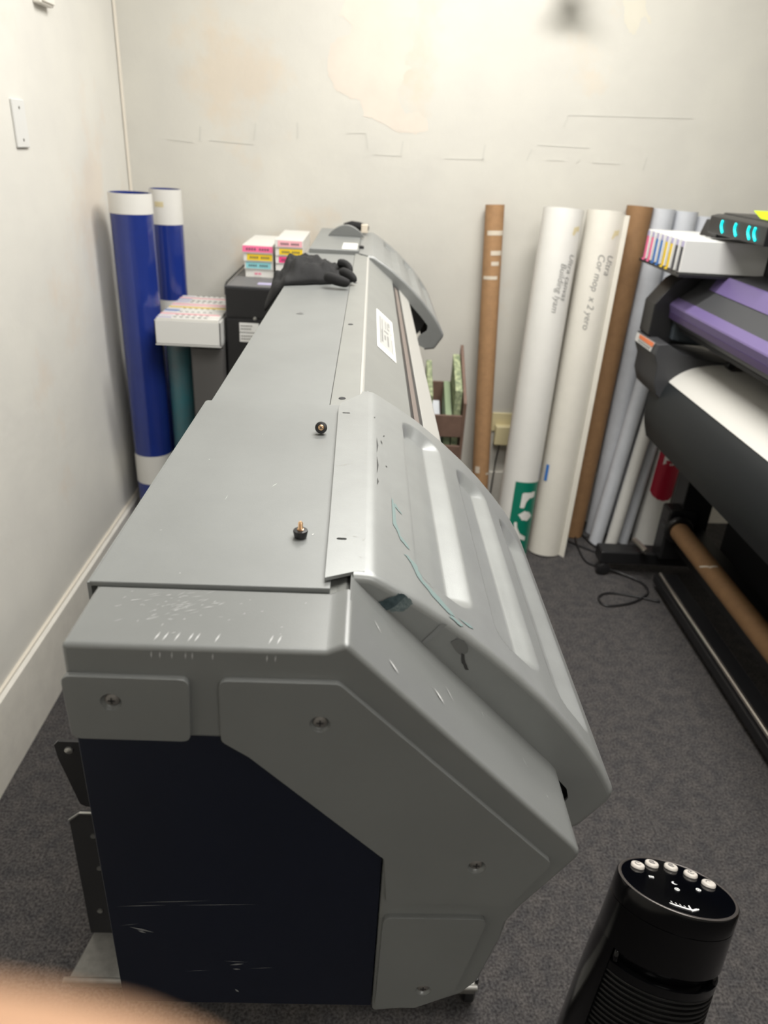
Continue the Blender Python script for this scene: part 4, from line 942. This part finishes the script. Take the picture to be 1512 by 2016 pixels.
build('top_rim', ringmesh([fring(.6588, .0785), fring(.6600, .0775), fring(.6596, .0745), fring(.6586, .0742)], False, False), 'rim', TF, smooth='all')
tp = build('control_panel', ringmesh([fring(.6585, .0745), fring(.6590, .0744)]), 'glassblack', TF)
# waist recess then grille
build('waist', ringmesh([fring(.46, frad(.46) - .013), fring(.541, frad(.541) - .010)]), 'gloss', TF, smooth=True)
rings = []
z = .557
build('grille_collar', ringmesh([fring(.4960, frad(.496)), fring(.5130, frad(.513)), fring(.5150, frad(.515) - .0035), fring(.5150, frad(.515) - .012)], False, False), 'gloss', TF, smooth=True)
rg = []
for k in range(32):
    zz = .495 - k * .0110; r = frad(zz)
    rg += [fring(zz, r - .0060), fring(zz - .0014, r - .0010), fring(zz - .0035, r), fring(zz - .0060, r - .0006), fring(zz - .0078, r - .0060)]
build('grille', ringmesh(rg, True, True), mat('grille_black', (.009, .009, .009), .3), TF, smooth=True, autos=60)
zl = .495 - 32 * .0110
build('lower_body', ringmesh([fring(.09, .112, 0), fring(.13, .108, .4), fring(zl + .001, frad(zl), 1)]), 'gloss', TF, smooth=True)
build('fan_base', MB().lathe((FC.x, FC.y, 0), (0, 0, 1), [(.150, 0), (.152, .012), (.145, .022), (.115, .030), (.108, .10)], 64), 'gloss', TF, smooth=True)
# smooth rear shell wrapping the back half of the grille
def arcring(z, r, a0, a1, n=44):
    ring = fring(z, 1.0); c = Vector((FC.x, FC.y, z)); u = ring[0] - c; v = ring[18] - c
    return [c + (u * math.cos(math.radians(a0 + (a1 - a0) * i / n)) + v * math.sin(math.radians(a0 + (a1 - a0) * i / n))) * r for i in range(n + 1)]
vs = []; zs_ = [.545, .50, .42, .34, .26, .18]
for r_off in (.0030, .0005):
    for zz in zs_: vs += arcring(zz, frad(zz) + r_off * min(1, (.546 - zz) / .08), 8, 204)
nr = len(zs_); w_ = 45; fs = []
for sft in (0, nr * w_):
    for k in range(nr - 1):
        for i in range(w_ - 1): fs.append((sft + k * w_ + i, sft + k * w_ + i + 1, sft + (k + 1) * w_ + i + 1, sft + (k + 1) * w_ + i))
for k in range(nr - 1):
    for i in (0, w_ - 1): fs.append((k * w_ + i, (k + 1) * w_ + i, nr * w_ + (k + 1) * w_ + i, nr * w_ + k * w_ + i))
for i in range(w_ - 1): fs.append((i, i + 1, nr * w_ + i + 1, nr * w_ + i))
build('rear_shell', MB().add(vs, fs), 'gloss', TF, smooth=True)
# side clips in the waist
for a in (205, 318):
    th = math.radians(a); p = Vector((FC.x, FC.y, .540)) + (FU * math.cos(th) + FV * math.sin(th)) * (frad(.54) - .006)
    build('waist_clip', MB().path([p + Vector((0, 0, .002)), p + FN * -.010, p + FN * -.018], [.0035, .0045, .004], 10), 'gloss', TF, smooth='all')
def onp(a, b, h=0.0): return FC + FU * a + FV * b + FN * (.0004 + h)
import_btn = [(1250, 1707, 0), (1281, 1703, 1), (1317, 1709, 2), (1358, 1724, 3), (1393, 1744, 4)]
BT = [(-.0400, .0410), (-.0143, .0530), (.0143, .0530), (.0379, .0400), (.0543, .0190)]
for i, (a, b) in enumerate(BT):
    c_ = onp(a, b)
    bt = build('button', MB().lathe(c_, FN, [(.0095, 0), (.0095, .0028), (.0085, .0040), (.0060, .0042)], 32), 'button', tp, smooth=True)
    gp = [c_ + FN * .0045 + (FU * math.cos(t_) + FV * math.sin(t_)) * .0042 for t_ in [math.radians(40 + 25 * q) for q in range(12 if i != 4 else 7)]]
    mb = MB().path(gp, .0004, 6)
    if i in (1, 2):
        for q in (-.002, 0, .002): mb.path([c_ + FN * .0045 + FU * q + FV * -.002, c_ + FN * .0045 + FU * q + FV * .002], .0004, 6)
    if i == 3: mb.path([c_ + FN * .0045, c_ + FN * .0045 + FV * .0025], .0004, 6)
    build('button_symbol', mb, 'ink', bt)
def glyph(mb, a, b, rr, kind):
    if kind == 'ring':
        mb.path([onp(a + rr * math.cos(t_), b + rr * math.sin(t_), .0003) for t_ in [2 * PI * q / 14 for q in range(15)]], .0006, 6); mb.path([onp(a - .001, b, .0003), onp(a + .001, b, .0003)], .0005, 6)
    if kind == 'moon':
        pts = [(a + rr * math.cos(t_), b + rr * math.sin(t_)) for t_ in [math.radians(90 + 20 * q) for q in range(12)]] + [(a + rr * .5 + rr * .8 * math.cos(t_), b + rr * .1 + rr * .8 * math.sin(t_)) for t_ in [math.radians(290 - 22 * q) for q in range(9)]]
        mb.add([onp(x, y, .0003) for x, y in pts], [tuple(range(len(pts)))])
    if kind == 'bar':
        for q in (-.0025, 0, .0025): mb.path([onp(a + q, b - .0018, .0003), onp(a + q, b + .0018, .0003)], .0009, 6)
mb = MB(); glyph(mb, -.0304, .0149, .003, 'bar'); glyph(mb, -.0003, .0074, .004, 'moon'); glyph(mb, -.0043, -.0097, .003, 'ring'); glyph(mb, .030, -.0011, .003, 'ring')
build('panel_icons', mb, 'glyph', tp)
# logo near the front edge: slanted A with a long swoosh, read from the far side
mb = MB(); LX, LY = -.001, -.0595
for seg in ([(-.006, .0085), (-.0065, .003), (-.0068, -.0035)], [(-.0068, -.0035), (-.002, .001), (.003, .0045)], [(.005, .0035), (-.003, -.001), (-.014, .0010), (-.026, .0055), (-.032, .009)]):
    mb.path([onp(LX + x, LY + y, .0003) for x, y in seg], [.0010] * (len(seg) - 1) + [.0004], 6)
for k in range(4): mb.path([onp(LX - .012 - k * .005, LY + .0045 + k * .0022, .0003), onp(LX - .013 - k * .005, LY + .0075 + k * .0022, .0003)], .0004, 6)
build('script_logo', mb, 'glyph', tp)

# ------------------------------------------------------------------ photographer's hand, fingertip across the lens corner
RC = cam.matrix_world
def cp(x, y, z): return RC @ Vector((x, -y, -z))        # x right, y down, z ahead of the lens
HD = thing('person', cp(-.10, .09, .01), 'out-of-focus fingertip of the photographer at the bottom left corner', 'person')
chains = [  # wrist, palm, index..., all in one skinned skeleton
    [(-.150, .200, -.03, .028), (-.125, .150, -.02, .034), (-.100, .095, .000, .026), (-.088, .070, .010, .0125), (-.068, .040, .026, .0115), (-.036, .0316, .0350, .0100), (-.017, .0328, .0352, .0095), (-.0030, .0353, .0352, .0070)],
    [(-.100, .095, .000, .026), (-.080, .080, .004, .0125), (-.050, .070, .014, .0105), (-.026, .072, .012, .0092), (-.010, .078, .002, .0075)],
    [(-.100, .095, .000, .026), (-.082, .100, -.002, .0120), (-.048, .094, .010, .0100), (-.022, .094, .008, .0088), (-.006, .098, -.002, .0070)],
    [(-.125, .150, -.02, .034), (-.092, .128, -.010, .0115), (-.056, .118, .002, .0092), (-.034, .116, .000, .0080), (-.020, .118, -.006, .0065)],
    [(-.125, .150, -.02, .034), (-.105, .120, -.045, .014), (-.075, .095, -.055, .0115), (-.050, .075, -.050, .0100), (-.032, .062, -.042, .0080)]]
vs, es, rs, idx = [], [], [], {}
for ch in chains:
    pv = None
    for (x, y, z, r) in ch:
        k = (x, y, z)
        if k not in idx: idx[k] = len(vs); vs.append(cp(x, y, z)); rs.append(r)
        if pv is not None and (pv, idx[k]) not in es and pv != idx[k]: es.append((pv, idx[k]))
        pv = idx[k]
me = bpy.data.meshes.new('hand'); me.from_pydata(vs, es, []); me.materials.append(M['skin'])
hand = bpy.data.objects.new('hand', me); COL.objects.link(hand); hand.parent = HD; hand.matrix_parent_inverse = Matrix.Translation(HD.location).inverted()
sk = hand.modifiers.new('skin', 'SKIN'); sk.use_smooth_shade = True
for i, r in enumerate(rs): me.skin_vertices[0].data[i].radius = (r, r)
me.skin_vertices[0].data[0].use_root = True
ss = hand.modifiers.new('sub', 'SUBSURF'); ss.levels = 2; ss.render_levels = 2
nl = MB(); 
for i in range(7):
    for j in range(7):
        a = (i / 6 - .5) * 1.3; b = j / 6
        nl.v.append(tuple(cp(-.0160 + .011 * b, .0330 + .0028 * b - .0001 - .0088 * math.sin(a) * .9 , .0350 - .0086 * math.cos(a) + .001 * b)))
nl.f = [(i * 7 + j, i * 7 + j + 1, (i + 1) * 7 + j + 1, (i + 1) * 7 + j) for i in range(6) for j in range(6)]; nl.mi = [0] * 36
build('fingernail', nl, 'nail', HD, smooth='all')
